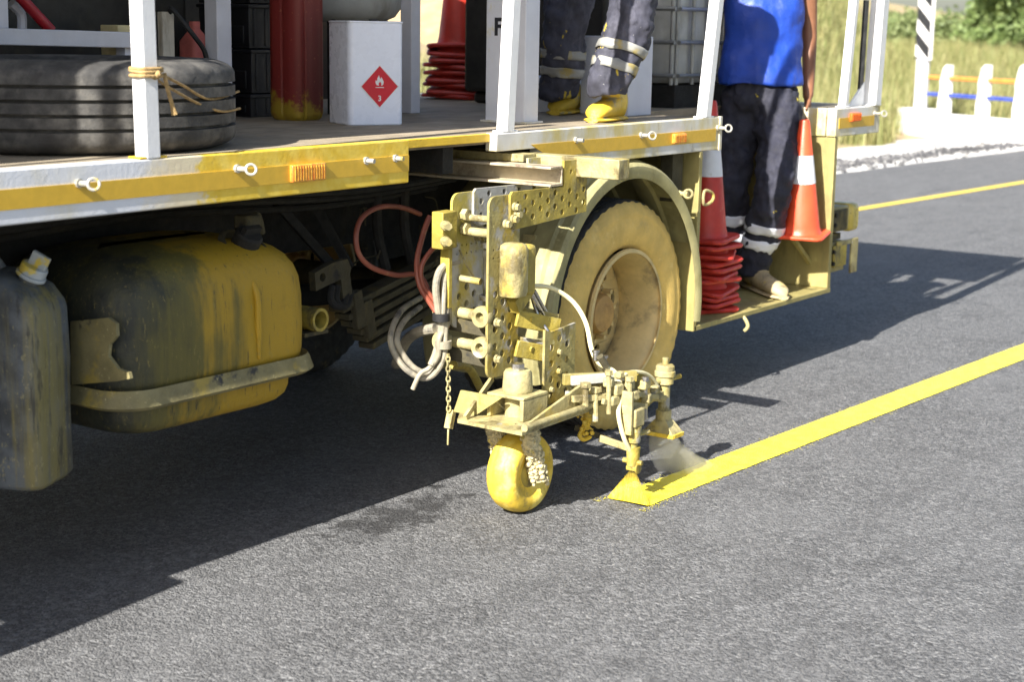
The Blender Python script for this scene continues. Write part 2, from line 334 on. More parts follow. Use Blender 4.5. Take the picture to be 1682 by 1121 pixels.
m_navy2 = M('paint_stained_navy_cloth', (.038, .039, .056), .85, var=.3, vs_=12, layers=[((.11, .11, .145), 7, .5, .75, (1, 1, .4)), ((.46, .34, .03), 11, .61, .635, (1, 1, .4)), ((.4, .4, .4), 60, .69, .71, (1, 1, 1))], bump=.0012, bs_=400)
m_shirt = M('blue_jersey', (.007, .045, .32), .6, var=.12, vs_=6, layers=[((.35, .42, .62), 55, .73, .745, (1, 1, 1))], bump=.012, bs_=7)
m_skin = M('brown_skin', (.20, .088, .045), .5, var=.12, bump=.0005)
m_hair = M('black_hair', (.01, .009, .008), .6)
m_shoe = M('beige_work_shoe', (.40, .33, .19), .75, var=.2, layers=[((.46, .35, .06), 14, .56, .68, (1, 1, 1)), ((.16, .13, .08), 24, .54, .68, (1, 1, 1)), ((.55, .5, .36), 60, .62, .7, (1, 1, 1))], bump=.002)
m_shoey = M('paint_coated_shoe', (.62, .43, .035), .6, var=.15, layers=[((.30, .27, .18), 14, .52, .66, (1, 1, 1))], bump=.003)
m_shoeg = M('grey_dusty_shoe', (.26, .23, .16), .7, var=.2, layers=[((.5, .38, .05), 14, .6, .7, (1, 1, 1))], bump=.002)
m_rope = M('tan_rope', (.36, .24, .10), .85, var=.25, vs_=60, bump=.002, bs_=200)
m_conc = M('white_concrete', (.66, .65, .62), .8, var=.10, vs_=3, layers=[((.5, .45, .36), 2.5, .55, .75, (1, 1, .4))], bump=.004, bs_=25)
m_orange = M('orange_rail', (.72, .22, .04), .5); m_blue = M('blue_rail', (.03, .06, .36), .5)
m_signk = M('black_sign_paint', (.02, .021, .025), .5); m_signw = M('white_sign_paint', (.74, .74, .74), .45)
m_amber = M('amber_reflector', (.66, .34, .05), .3, var=.2, vs_=60, layers=[((.62, .17, .03), 30, .5, .6, (6, 1, .3))])
m_amber2 = M('orange_lens', (.66, .13, .02), .22, var=.12, vs_=60)
m_greyt = M('grey_tank_plastic', (.34, .345, .33), .5, var=.1, layers=[((.22, .21, .18), 5, .5, .7, (1, 1, .4))])
m_ibc = M('milky_plastic', (.46, .47, .46), .45, var=.1, layers=[((.3, .3, .28), 4, .5, .7, (1, 1, .4))])
m_galv = M('galvanised_tube', (.30, .31, .31), .45, .7, var=.15)
m_wood = M('pale_timber', (.50, .46, .38), .75, var=.15, layers=[((.3, .26, .2), 12, .5, .7, (1, 1, .2))])
m_backing = M('dark_backing_paint', (.020, .018, .014), .6, var=.3, layers=[((.05, .042, .02), 5, .55, .75, (1, 1, .5))])
m_pink = M('faded_red_plastic', (.60, .16, .13), .5); m_creamb = M('cream_block', (.62, .52, .28), .6)
m_redpipe = M('red_pipe', (.32, .012, .02), .4)
m_rubbermat = M('black_rubber', (.012, .012, .013), .6)
m_bark = M('bark', (.10, .075, .05), .9, bump=.01, bs_=20)
def tank_mat():
    k = NT('overspray_fuel_tank'); x, y, z = k.xyz()
    c = k.mix(k.ramp(k.noise(7, 5), .35, .65), (.014, .017, .014), (.045, .045, .024))
    drip = k.noise(16, 5, .65, (1, 1, .06)); patch = k.noise(3.1, 5, .6, (1, 1, .5), (2.2, 0, 0))
    gx = k.ramp(x, 3.10, 3.52)                                       # sprayed harder towards the paint gun
    am = k.math('ADD', k.math('MULTIPLY', patch, .75), k.math('ADD', k.math('MULTIPLY', drip, .45), k.math('MULTIPLY', gx, .34)))
    c = k.mix(k.ramp(am, .58, .80, 0, .9), c, (.115, .098, .018)); c = k.mix(k.ramp(am, .80, .98), c, (.36, .225, .010))
    c = k.mix(k.ramp(k.noise(90, 4, .7, (1, 1, .35)), .58, .70, 0, .6), c, (.25, .20, .055)); c = k.mix(k.ramp(k.noise(60, 4, .7, (1, 1, .12)), .60, .70, 0, .75), c, (.022, .024, .016))
    c = k.mix(k.ramp(k.noise(4, 5), .62, .72, 0, .6), c, (.12, .05, .018))
    k.set('Base Color', c); k.set('Roughness', .62); k.bump(k.math('ADD', k.noise(60, 4), k.math('MULTIPLY', drip, .8)), .003); return k.m
m_tank = tank_mat()
def jerry_mat():
    k = NT('overspray_jerry_can'); x, y, z = k.xyz()
    c = k.mix(k.ramp(k.noise(6, 5), .35, .65), (.035, .040, .045), (.12, .135, .15))
    drip = k.noise(26, 5, .65, (1, 1, .05)); gx = k.ramp(x, .0, .12)
    am = k.math('ADD', k.math('MULTIPLY', drip, .85), k.math('MULTIPLY', gx, .26))
    c = k.mix(k.ramp(am, .52, .80, 0, .8), c, (.23, .19, .05)); c = k.mix(k.ramp(k.noise(90, 4, .7, (1, 1, .5)), .58, .68, 0, .6), c, (.34, .30, .14)); c = k.mix(k.ramp(k.noise(45, 4, .7, (1, 1, .1)), .58, .68, 0, .7), c, (.03, .03, .028))
    c = k.mix(k.ramp(k.noise(16, 4, .7, (1, 1, .3)), .6, .7, 0, .7), c, (.02, .02, .02))
    k.set('Base Color', c); k.set('Roughness', .6); k.bump(k.noise(50, 4), .002); return k.m
m_jerry = jerry_mat()
def fascia_mat():
    k = NT('fascia_white_to_yellow'); x, y, z = k.xyz()
    white = k.mix(k.ramp(k.noise(5, 5, .6, (1, 1, .4)), .5, .75), (.66, .68, .72), (.60, .58, .50))
    yel = k.mix(k.ramp(k.noise(16, 5), .35, .7), (.70, .47, .03), (.78, .58, .09))
    e = k.math('ADD', x, k.math('MULTIPLY', k.math('SUBTRACT', k.noise(6, 4, .7), .5), .35))
    c = k.mix(k.ramp(e, 3.08, 3.22, 0, .45), white, yel); c = k.mix(k.ramp(e, 3.32, 3.36), c, yel)
    k.set('Base Color', c); k.set('Roughness', .42); k.bump(k.noise(60, 4), .0009); return k.m
m_fascia = fascia_mat()
def leaf_mat(name, a, b):
    k = NT(name); oi = k.n('ShaderNodeNewGeometry'); c = k.mix(oi.outputs['Random Per Island'], a, b)
    k.set('Base Color', c); k.set('Roughness', .6)
    tr = k.n('ShaderNodeBsdfTranslucent'); k.L(c, tr.inputs[0]); mx = k.n('ShaderNodeMixShader'); mx.inputs[0].default_value = .35
    k.L(k.bs.outputs[0], mx.inputs[1]); k.L(tr.outputs[0], mx.inputs[2]); k.L(mx.outputs[0], k.out.inputs[0]); return k.m
m_leaf = leaf_mat('tree_leaves', (.11, .17, .05), (.26, .34, .12)); m_leaf2 = leaf_mat('bush_leaves', (.14, .19, .07), (.30, .35, .15))
m_grass = leaf_mat('dry_grass', (.38, .335, .155), (.22, .26, .085))

# ------------------------------------------------------------------ ground, road, lines
RS = -0.055                                     # the road runs at a slight angle to the truck
def sm(a, b, t):
    t = min(1, max(0, (t-a)/(b-a))); return t*t*(3-2*t)
def hgt(x, y):
    yr = y - RS*x
    v = y-(0.405*x-3.5)
    h = 0.9*sm(27, 52, math.hypot(x, y))*sm(6.2, 9, yr+0.06*x) + 2.6*sm(0.7, 3.6, v)*sm(26, 37, x)*sm(7.4, 10.5, yr+.0*x)
    h += 1.9*sm(8.0, 15, yr)*(1-sm(18, 28, x))
    n = noise.noise((x*.35, y*.35, 0))*.18*sm(6.4, 8.5, yr)
    return h+n-0.03 + 1.2*sm(90, 400, math.hypot(x, y))
b = B(); xs = np.concatenate([np.linspace(-900, -40, 10), np.linspace(-30, 70, 120), np.linspace(80, 900, 14)])
ys = np.concatenate([np.linspace(-900, -20, 10), np.linspace(-10, 5, 8), np.linspace(5.5, 45, 90), np.linspace(50, 900, 14)])
b.add([(x, y, hgt(x, y)) for x in xs for y in ys], [(i*len(ys)+j, (i+1)*len(ys)+j, (i+1)*len(ys)+j+1, i*len(ys)+j+1) for i in range(len(xs)-1) for j in range(len(ys)-1)])
struct('ground', b, m_earth, ang=80)
def strip(y0, y1, x0, x1, z, n=40, wob=0.0):
    b = B(); V = []
    for i in range(n+1):
        x = x0+(x1-x0)*i/n
        V += [(x, y0+RS*x, z), (x, y1+RS*x+wob*noise.noise((x*.9, 3.3, 0))+wob*.6*noise.noise((x*4, 8.3, 0)), z)]
    return b.add(V, [(2*i, 2*i+2, 2*i+3, 2*i+1) for i in range(n)])
# fresh asphalt, its far edge ~5.8 m off the truck's axis
struct('road', strip(-9.0, 5.76, -60, 120, 0.0, 600, .06), m_asphalt)
struct('gravel_verge', strip(5.0, 7.9, -60, 60, -0.012, 300, .35), m_gravel)
b = B(); n = 700; x0, x1 = 4.853, 60.0; V = []
for i in range(n+1):
    t = (i/n)**2.2; x = x0+(x1-x0)*t; dx = x-x0
    j = lambda s: .0035*noise.noise((x*23, s, 0))+.003*noise.noise((x*90, s, 5))
    V += [(x+(0.0), -.488-.052*dx+j(1), .004), (x+.012*(1-t) if i == 0 else x, -.657-.052*dx+j(9), .004)]
b.add(V, [(2*i, 2*i+1, 2*i+3, 2*i+2) for i in range(n)])
struct('road_line', b, m_line)
b = B()
for i in range(900):
    t = random.random()**2.0; x = 4.8+t*4.5; s_ = random.choice((-1, 1)); y = -.5725-.052*(x-4.853)+s_*(.084+abs(random.gauss(0, .018))); r = random.uniform(.0008, .0026)
    k = random.randint(0, 9); b.add([(x+r*math.cos(2*PI*q/6+k), y+r*math.sin(2*PI*q/6+k), .0035) for q in range(6)], [(0, 1, 2, 3, 4, 5)])
o = obj('paint_specks', b, m_line, smooth=False); o['kind'] = 'stuff'; tag(o, 'fine yellow overspray specks along the edges of the fresh line', 'paint specks')
b = B(); V = []
for i in range(61):
    x = -30+120*i/60; V += [(x, 2.87+.064-.0600*(x-14.83), .004), (x, 2.87-.064-.0600*(x-14.83), .004)]
b.add(V, [(2*i, 2*i+1, 2*i+3, 2*i+2) for i in range(60)])
struct('road_line', b, m_line2)
# loose stones on the verge
b = B()
for i in range(2600):
    x = random.uniform(13, 34); yy = random.gauss(6.35, .16) if i % 8 else random.uniform(5.7, 7.2); y = yy+RS*x; s = random.uniform(.012, .032)
    b.ball((x, y, s*.3), s, 6, 4, (random.uniform(.7, 1.3), random.uniform(.7, 1.3), .6))
o = obj('verge_stones', b, M('grey_stone', (.075, .075, .08), .9, var=.5, vs_=1.5, layers=[((.22, .215, .21), 1.6, .56, .62, (1, 1, 1))], bump=.004, bs_=30)); o['kind'] = 'stuff'; tag(o, 'grey loose stones scattered along the pale gravel verge', 'stones')

# ------------------------------------------------------------------ culvert parapet, marker, trees, grass
def parapet():
    A = Pz(1484, 216, 0); E = Pz(1682, 237, 0); d = (E-A); d.z = 0; d.normalize(); E2 = A+d*3.55; nrm = Vector((-d.y, d.x, 0))
    if nrm.dot(CAM-A) < 0: nrm = -nrm
    t = thing('parapet', 'white culvert parapet with finned posts and orange and blue rails', 'parapet', A)
    def on(px, py): # point of the parapet's front plane
        r = ray(px, py); k = (A-CAM).dot(nrm)/r.dot(nrm); return CAM+r*k
    top = on(1560, 189).z; b = B(); c = (A+E2)/2; rot = Matrix.Rotation(math.atan2(d.y, d.x), 3, 'Z')
    b.box((c.x-nrm.x*.15, c.y-nrm.y*.15, top/2-.1), ((E2-A).length, .32, top+.2), rot); obj('base_wall', b, m_conc, t, .02)
    b = B(); q = A-nrm*.12+d*.32; b.box((q.x, q.y, top/2-.1+.02), (.75, .46, top+.28), rot); obj('end_block', b, m_conc, t, .02)
    for px in (1541, 1604, 1665, 1727):
        f = on(px, 190); h = on(px, 106).z
        b = B(); prof = [(-.10, top-.02), (-.115, top+.18), (-.07, top+.42), (-.085, top+.56), (-.02, h-.05), (.05, h), (.09, h), (.105, top-.02)]
        V = []
        for s in (-.07, .07):
            for (u, z) in prof: p = f-nrm*.12+d*u+nrm*s; V.append((p.x, p.y, z))
        k = len(prof); b.add(V, [tuple(range(k)), tuple(range(2*k-1, k-1, -1))]+[(i, (i+1) % k, k+(i+1) % k, k+i) for i in range(k)]); obj('post', b, m_conc, t, .01)
    for nm, py, m in (('orange_rail', 131, m_orange), ('blue_rail', 160, m_blue)):
        z = on(1600, py).z; p0 = A-nrm*.12+d*.45; p1 = E2-nrm*.12; b = B().cyl((p0.x, p0.y, z), (p1.x, p1.y, z), .032, n=10); obj('rail', b, m, t)
    # marker
    P = on(1503, 190)-nrm*.1; mk = thing('marker_post', 'marker post with black and white diagonal stripes on a pale stand', 'marker post', (P.x, P.y, 0))
    zt = on(1510, -70).z; zb = on(1505, 98).z
    b = B().cyl((P.x, P.y, 0), (P.x, P.y, zb+.02), .115, n=16); obj('stand', b, m_lav, mk)
    b = B(); b.box((P.x+.0, P.y, (zb+zt)/2), (.38, .07, zt-zb), rot); obj('board', b, m_signw, mk, .006)
    w_ = .19; hgt_ = zt-zb; n = 4; per = hgt_/n
    fr = P+nrm*.0365
    for i in range(-1, n+1):
        z0 = zb+i*per; poly = []
        for (u, z) in ((-w_, z0+.28), (w_, z0), (w_, z0+per*.5), (-w_, z0+.28+per*.5)): poly.append((u, max(zb+.002, min(zt-.002, z))))
        if max(q[1] for q in poly)-min(q[1] for q in poly) < .03: continue
        V = []
        for s in (0, .004):
            for (u, z) in poly: p = fr+d*u+nrm*s; V.append((p.x, p.y, z))
        b = B().add(V, [(0, 1, 2, 3), (7, 6, 5, 4), (0, 4, 5, 1), (1, 5, 6, 2), (2, 6, 7, 3), (3, 7, 4, 0)]); obj('black_stripe', b, m_signk, mk, smooth=False)
    return A, d, nrm
PA, PDIR, PN = parapet()
def tree(name, label, px, py_base, dist, R, H, m, nl, cat='tree', ls=.11, trunk=.5):
    g = Pd(px, py_base, dist); x, y = g.x, g.y; z0 = hgt(x, y)
    t = thing(name, label, cat, (x, y, z0), 'trees beyond the parapet')
    b = B(); b.tube([(x, y, z0-.2), (x+.1, y, z0+H*.25), (x-.05, y+.1, z0+H*.55)], [.16, .12, .05], 8); 
    blobs = []
    for i in range(22):
        a = random.uniform(0, 2*PI); rr = R*math.sqrt(random.random())*.85; hz = z0+H*random.uniform(.12 if trunk < .3 else .35, .95)
        fall = 1-.55*((hz-z0)/H-.45)**2*4; c = Vector((x+rr*math.cos(a)*max(.3, fall), y+rr*math.sin(a)*max(.3, fall), hz)); blobs.append((c, R*random.uniform(.22, .42)))
        b.tube([(x, y, z0+H*.25), tuple((Vector((x, y, z0+H*.3))+c)/2+Vector((0, 0, .1))), tuple(c)], [.06, .035, .012], 5)
    obj('trunk', b, m_bark, t)
    per = nl//len(blobs); V = []
    for c, r in blobs:
        u = rng.normal(size=(per, 3)); u /= np.linalg.norm(u, axis=1)[:, None]; rad = r*rng.random(per)**.33*(1+.25*rng.normal(size=per))
        p = u*rad[:, None]+np.array(c); e1 = rng.normal(size=(per, 3)); e1 /= np.linalg.norm(e1, axis=1)[:, None]; e2 = np.cross(e1, rng.normal(size=(per, 3))); e2 /= np.linalg.norm(e2, axis=1)[:, None]
        s = ls*(.6+.8*rng.random(per))[:, None]; V.append(np.stack([p-e1*s, p+e2*s*.5, p+e1*s, p-e2*s*.5], 1))
    V = np.concatenate(V).reshape(-1, 3); n = len(V)//4; me = bpy.data.meshes.new('crown'); me.from_pydata(V.tolist(), [], np.arange(n*4).reshape(-1, 4).tolist()); me.update()
    link(me, 'crown', m, t); return t
tree('leafy_tree', 'large green tree at the upper right edge beyond the parapet', 1712, 96, 46, 2.3, 4.6, m_leaf, 14000)
tree('leafy_tree', 'dense green tree just left of the large one beyond the parapet', 1628, 98, 52, 1.5, 1.9, m_leaf, 10000, trunk=.2)
tree('leafy_bush', 'pale green bush beside the striped marker post', 1540, 98, 56, 1.5, 1.25, m_leaf2, 9000, 'bush', trunk=.2)
tree('leafy_bush', 'low green bush between the white rear truck post and the striped marker', 1468, 92, 58, 1.3, 1.35, m_leaf2, 7000, 'bush', trunk=.2)
# dry grass
V = []; Fg = []
def tuft(x, y, h, n):
    z = hgt(x, y)
    for i in range(n):
        a = random.uniform(0, 2*PI); l = random.uniform(.1, .5)*h; wd = random.uniform(.006, .016); ox, oy = random.gauss(0, .09), random.gauss(0, .09)
        bx, by = x+ox, y+oy; dx, dy = math.cos(a), math.sin(a); k = len(V); hh = h*random.uniform(.5, 1.15)
        V.extend([(bx-dy*wd, by+dx*wd, z), (bx+dy*wd, by-dx*wd, z), (bx+dx*l*.4+dy*wd*.7, by+dy*l*.4-dx*wd*.7, z+hh*.6), (bx+dx*l*.4-dy*wd*.7, by+dy*l*.4+dx*wd*.7, z+hh*.6), (bx+dx*l, by+dy*l, z+hh)])
        Fg.extend([(k, k+1, k+2, k+3), (k+3, k+2, k+4)])
for i in range(9000):
    px = random.uniform(1320, 1720); D = random.uniform(25.5, 60)**1.0; g = CAM+(ray(px, 60)*D); 
    if g.y-RS*g.x < 7.6: continue
    q = (Vector((g.x, g.y, 0))-PA).dot(-PN) if px > 1470 else 1
    if q < .5: continue
    tuft(g.x, g.y, random.uniform(.25, .75), 9)
for i in range(1600):
    px = random.uniform(640, 800); D = random.uniform(11, 22); g = CAM+ray(px, 120)*D
    if g.y-RS*g.x > 7.6: tuft(g.x, g.y, random.uniform(.3, .8), 6)
me = bpy.data.meshes.new('dry_grass'); me.from_pydata(V, [], Fg); me.update()
o = link(me, 'dry_grass', m_grass); o['kind'] = 'stuff'; tag(o, 'tall dry yellow green grass on the bank behind the truck', 'grass')
# ------------------------------------------------------------------ truck
truck = thing('flatbed_truck', 'white and yellow flatbed truck carrying line marking gear', 'truck', (4.0, 0.6, 0))
DZ = 1.308; ROOF = 3.05
# deck with the boarding notch cut out of it
b = B().extrude([(1.0, .053), (6.515, .053), (6.515, .55), (7.755, .55), (7.755, .053), (8.27, .053), (8.27, 2.38), (1.0, 2.38)], 'z', 1.272, DZ)
deck = obj('deck', b, m_deck, truck)
for i in range(13):
    x = 1.3+i*.55; y0 = .06 if x < 6.45 else .57
    obj('cross_member', B().bx(x-.03, x+.03, y0+.01, 2.36, 1.175, 1.271), m_dark, truck)
def fascia(x0, x1, m, y=0.0, dy=.052):
    return obj('side_rail', B().bx(x0, x1, y, y+dy, 1.168, 1.314), m, truck, .005)
f1 = fascia(-.2, 4.294, m_fascia); f2 = obj('side_rail', B().extrude([(4.80, 1.314), (4.80, 1.247), (5.085, 1.247), (5.085, 1.168), (6.52, 1.168), (6.52, 1.314)], 'y', 0, .052), m_white, truck, .004); f3 = fascia(7.755, 8.27, m_white)
def stripe(f, P, m=None): obj('reflective_stripe', B().extrude(P, 'y', -.0028, .001), m or m_stripe, f, smooth=False)
stripe(f1, [(-.2, 1.209), (4.29, 1.209), (4.29, 1.263), (-.2, 1.263)])
stripe(f2, [(5.14, 1.209), (6.47, 1.209), (6.47, 1.263), (5.02, 1.263)])
stripe(f3, [(7.79, 1.209), (8.24, 1.209), (8.24, 1.263), (7.79, 1.263)])
obj('deck_edge_angle', B().bx(4.294, 4.798, .030, .0525, 1.282, 1.312), m_yel, truck, .002)
obj('end_board', B().bx(7.752, 7.80, .056, 1.0, 1.17, 1.312), m_white, truck, .003)
obj('tail_rail', B().bx(8.272, 8.32, .0, 2.38, 1.168, 1.314), m_white, truck, .005)
obj('side_rail', B().bx(-.2, 8.27, 2.382, 2.43, 1.168, 1.314), m_white, truck, .005)
m_zinc = M('dull_zinc', (.40, .39, .35), .5, .3, var=.15, layers=[((.45, .36, .1), 40, .56, .66, (1, 1, 1))])
def ring(f, px, py, loop=True, L=.036):
    p = Py(px, py, 0); e = p+Vector((.004, -L, .0))
    q = obj('tow_pin', B().cyl(p+Vector((0, .01, 0)), e, .008, n=10).cyl(p, p+Vector((0, -.010, 0)), .013, n=10), m_zinc, f)
    if loop: obj('tow_ring', B().torus(e+Vector((.006, -.016, 0)), .0155, .0045, (-.75, -1, .25), 20, 8), m_zinc, q)
for a in ((128, 301, True), (388, 277, True), (600, 264, False), (648, 260, False)): ring(f1, *a)
for a in ((945, 230, False), (1052, 222, True), (1178, 210, True)): ring(f2, *a)
ring(f3, 1436, 186)
def reflector(f, px, py, w_, h_, m):
    p = Py(px, py, 0); r = obj('reflector', B().bx(p.x-w_/2, p.x+w_/2, -.016, .001, p.z-h_/2, p.z+h_/2), m, f, .004)
    b = B()
    for i in range(12): x = p.x-w_/2+.004+(w_-.008)*(i+.5)/12; b.bx(x-.0016, x+.0016, -.0185, -.0155, p.z-h_/2+.005, p.z+h_/2-.005)
    obj('lens_rib', b, m, r)
reflector(f1, 503, 283, .155, .055, m_amber); reflector(f2, 1113, 227, .105, .042, m_amber); reflector(f3, 1403, 192, .12, .045, m_amber2)
obj('rail_joint', B().bx(6.500, 6.523, -.005, .0535, 1.165, 1.317), m_white, truck, .002)
# posts and roof
def post(px0, py0, px1, w_, m=m_whitep, y=.026, foot=True, top=ROOF):
    a = Py(px0, py0, y); a.z = 1.314; t = Py(px1, 0, y); k = (top-a.z)/(t.z-a.z); e = a+(t-a)*k; e.z = top
    q = obj('roof_post', B().bar(a, e, w_, w_, (1, 0, 0)), m, truck, .004)
    if foot: obj('foot_plate', B().bx(a.x-w_, a.x+w_, .002, .051, 1.3142, 1.321), m_yel if px0 < 300 else m_whitep, q, .002)
post(243, 255, 233, .052); post(830, 213, 841, .050); post(1156, 188, 1177, .050); post(1385, 170, 1403, .042); post(1432, 170, 1446, .075)
for x in (1.62, 3.11, 4.86, 6.4, 8.22): obj('roof_post', B().bar((x, 2.36, 1.312), (x, 2.36, ROOF), .05, .05, (1, 0, 0)), m_whitep, truck, .004)
obj('roof_post', B().bx(5.68, 5.745, 1.12, 1.185, DZ, ROOF), m_lav, truck, .004)
obj('roof_post', B().bx(4.56, 4.64, 1.19, 1.26, DZ, ROOF), m_lav, truck, .004)
obj('shade_post', B().bx(1.59, 1.64, .036, .064, 1.3145, ROOF), m_whitep, truck, .003)  # unseen post, placed so its shadow splits the sun on the spare tyre
b = B().bx(1.55, 5.30, .10, 2.42, ROOF+.001, ROOF+.05)  # unseen canopy, added and sized to keep sun off the deck load
for i in range(5): b.bx(1.7+i*.8, 1.74+i*.8, .12, 2.40, ROOF-.05, ROOF+.0005)
obj('shade_roof', b, m_white, truck)
obj('top_rail', B().bx(4.80, 8.32, .005, .047, ROOF+.052, ROOF+.09), m_whitep, truck, .004)
obj('sign_board', B().bx(8.27, 8.30, .10, 2.36, 1.97, ROOF), m_white, truck, .004)
obj('dark_backboard', B().bx(1.62, 6.80, 2.30, 2.325, DZ+.001, 2.6), m_backing, truck)  # added dark board, covers the bright bank behind the deck gaps
obj('shade_headboard', B().bx(1.56, 1.61, .105, 2.40, 1.3085, ROOF-.002), m_lav, truck, .004)  # unseen board, placed to block sun so only strips reach the tyre
# rear frame: strap and gusset by the last post
obj('strap', B().bar(Py(1412, 165, .06), Py(1423, 0, .06), .012, .05, (1, 0, 0)), m_rubbermat, truck)
obj('gusset', B().extrude([(8.02, 1.3145), (8.205, 1.3145), (8.205, 1.44)], 'y', .05, .06), m_whitep, truck)
# boarding step behind the wheel
st = obj('step_floor', B().bx(6.345, 7.80, .0, .56, .352, .376), m_olive, truck, .003)
obj('step_panel', B().bx(6.335, 6.362, .0, .56, .352, 1.166), m_olive, truck, .003)
obj('step_panel', B().bx(7.764, 7.80, .003, .56, .377, 1.166), m_olive, truck, .003)
obj('step_panel', B().bx(6.363, 7.763, .552, .575, .377, 1.27), M('beige_panel', (.36, .30, .21), .6, layers=[((.25, .2, .12), 6, .5, .7, (1, 1, .3))]), truck)
for (x, z) in ((6.339, .94), (6.339, .905)): pass
p = Py(1156, 325, -.01); q = obj('d_ring', B().tube([(p.x+.0, -.012, p.z-.03), (p.x+.0, -.012, p.z+.03), (p.x+.05, -.02, p.z+.022), (p.x+.065, -.024, p.z), (p.x+.05, -.02, p.z-.022)], .007, 8, sub=4, closed=True), m_rigpale, truck)
p = Py(1222, 525, 0); obj('step_hook', B().tube([(p.x, .02, .36), (p.x, -.005, .345), (p.x+.005, -.02, .31), (p.x, -.005, .285)], .009, 8), m_rigpale, truck)
obj('frame_channel', B().bx(6.20, 6.29, .06, .12, .95, 1.166), m_grime, truck)
# tail lights
for (z0, z1, ps) in ((.640, .792, 0), (.425, .605, 1)):
    t = obj('tail_lamp', B().bx(7.80, 8.10-.03*ps, .05, .22, z0+.012, z1-.006), m_olive, truck, .010)
    if ps == 0:
        obj('lamp_lens', B().bx(8.10, 8.215, .035, .21, z0, z1), M('overspray_lens', (.50, .40, .09), .3, layers=[((.5, .1, .02), 9, .60, .68, (1, 1, 1)), ((.10, .08, .04), 40, .60, .7, (1, 1, 1))]), t, .028)
        obj('lamp_plate', B().bx(7.86, 8.06, .040, .051, z0+.02, z1-.02), m_grime, t, .004)
    else:
        obj('lamp_lens', B().bx(7.90, 8.06, .032, .0505, z0+.04, z1-.02), m_rigy, t, .010)
        obj('lamp_flange', B().bx(8.115, 8.20, .03, .045, z0-.012, z1).bx(7.93, 8.114, .031, .044, z1-.028, z1-.001), m_rigpale, t, .006)
    for zz in (.35, .7): obj('bolt', B().cyl((7.90, .05, z0+(z1-z0)*zz), (7.90, .030, z0+(z1-z0)*zz), .012, n=6), m_dark, t)
obj('lamp_bracket', B().bx(7.80, 8.05, .07, .16, .606, .639), m_grime, truck, .003)
# chassis
for y in (.72, 1.60):
    obj('chassis_rail', B().bx(-1.4, 8.2, y, y+.09, .84, 1.10), m_dark, truck, .004)
    obj('subframe_beam', B().bx(1.2, 8.2, y+.01, y+.08, 1.102, 1.173), m_dark, truck)
for x in (2.2, 3.4, 4.6, 7.0): obj('chassis_crossmember', B().bx(x-.05, x+.05, .811, 1.599, .88, 1.06), m_dark, truck)
obj('prop_shaft', B().cyl((1.0, 1.2, .80), (5.5, 1.2, .52), .05), m_dark, truck)
obj('air_tank', B().lathe([(0, -.3), (.09, -.29), (.11, -.25), (.11, .25), (.09, .29), (0, .3)], (4.3, 1.0, .98), 'x', 24), m_dark, truck)
obj('shade_box', B().bx(2.0, 5.15, 1.95, 2.36, .30, 1.16), m_dark, truck, .02)  # made-up box on the hidden side, closes out light under the truck
for z, y in ((1.13, .35), (1.10, .42), (1.06, .52)): obj('brake_pipe', B().tube([(1.5, y, z), (2.8, y, z-.01), (3.6, y+.02, z+.01), (4.4, y-.02, z-.02), (5.1, y, z)], .012, 8), m_dark, truck)
# strut, bracket and spring between tank and wheel
obj('strut', B().bar(Py(455, 335, .55), Py(548, 440, .45), .05, .03), m_dark, truck)
obj('strut', B().bar(Py(520, 340, .6), Py(575, 440, .5), .05, .03), m_dark, truck)
O = [(512, 448), (540, 432), (566, 425), (572, 440), (569, 452), (530, 470), (514, 478)]; y = .36
O2 = [(lambda p: (p.x, p.z))(Py(a, c, y)) for a, c in O]; hc = Py(525, 455, y)
obj('hanger_bracket', plate(O2, [(hc.x, hc.z, .016)], .03, 'y', y), m_grime, truck)
obj('hanger_bracket', B().bar(Py(560, 440, .37), Py(568, 505, .37), .035, .05), m_grime, truck)
for i, r in enumerate((.05, .038)): obj('hanger_coil', B().tube([Py(545+i*9, 470, .36), Py(543+i*9, 492, .35), Py(552+i*9, 503, .34), Py(564+i*6, 500, .35), Py(570+i*6, 478, .37)], .014, 8), m_dark, truck)
for i in range(6):
    o0 = i*.034; a = Py(552+i*4, 548, .44); c = Py(735, 440, .44)
    P0 = Vector((a.x+.02*i, .44, a.z-o0*.9+.09)); P1 = Vector((c.x, .44, c.z-o0+.06))
    obj('spring_leaf', B().bar(P0, P1, .075, .024), m_grime, truck, .003)
for px, py in ((583, 505), (600, 520)): p = Py(px, py, .40); obj('spring_clamp', B().bar(p+Vector((0, -.0, .06)), p+Vector((.03, 0, -.08)), .03, .05, (1, 0, 0)), m_grime, truck, .004)
p = Py(527, 526, .20); b = B().lathe([(.041, 0), (.041, .36), (.030, .36), (.030, .0), (.041, 0)], p, 'y', 28); obj('open_pipe_end', b, m_rigy, truck)
obj('pipe_saddle', B().bx(p.x-.06, p.x+.06, .22, .5, p.z-.056, p.z-.043), m_grime, truck)
for i in range(8):
    a = Py(random.uniform(590, 735), random.uniform(320, 420), random.uniform(.35, .6)); c = a+Vector((random.uniform(-.12, .12), random.uniform(-.05, .1), random.uniform(-.16, .02)))
    obj('loose_wire', B().tube([a, (a+c)/2+Vector((random.uniform(-.03, .03), 0, random.uniform(-.05, .03))), c], .0035, 5), m_grime, truck)
for px, py in ((620, 300), (665, 300)): a = Py(px, py, .5); obj('wiring_conduit', B().tube([a, a+Vector((0, 0, -.18)), a+Vector((.03, -.02, -.34))], .02, 8), m_dark, truck)

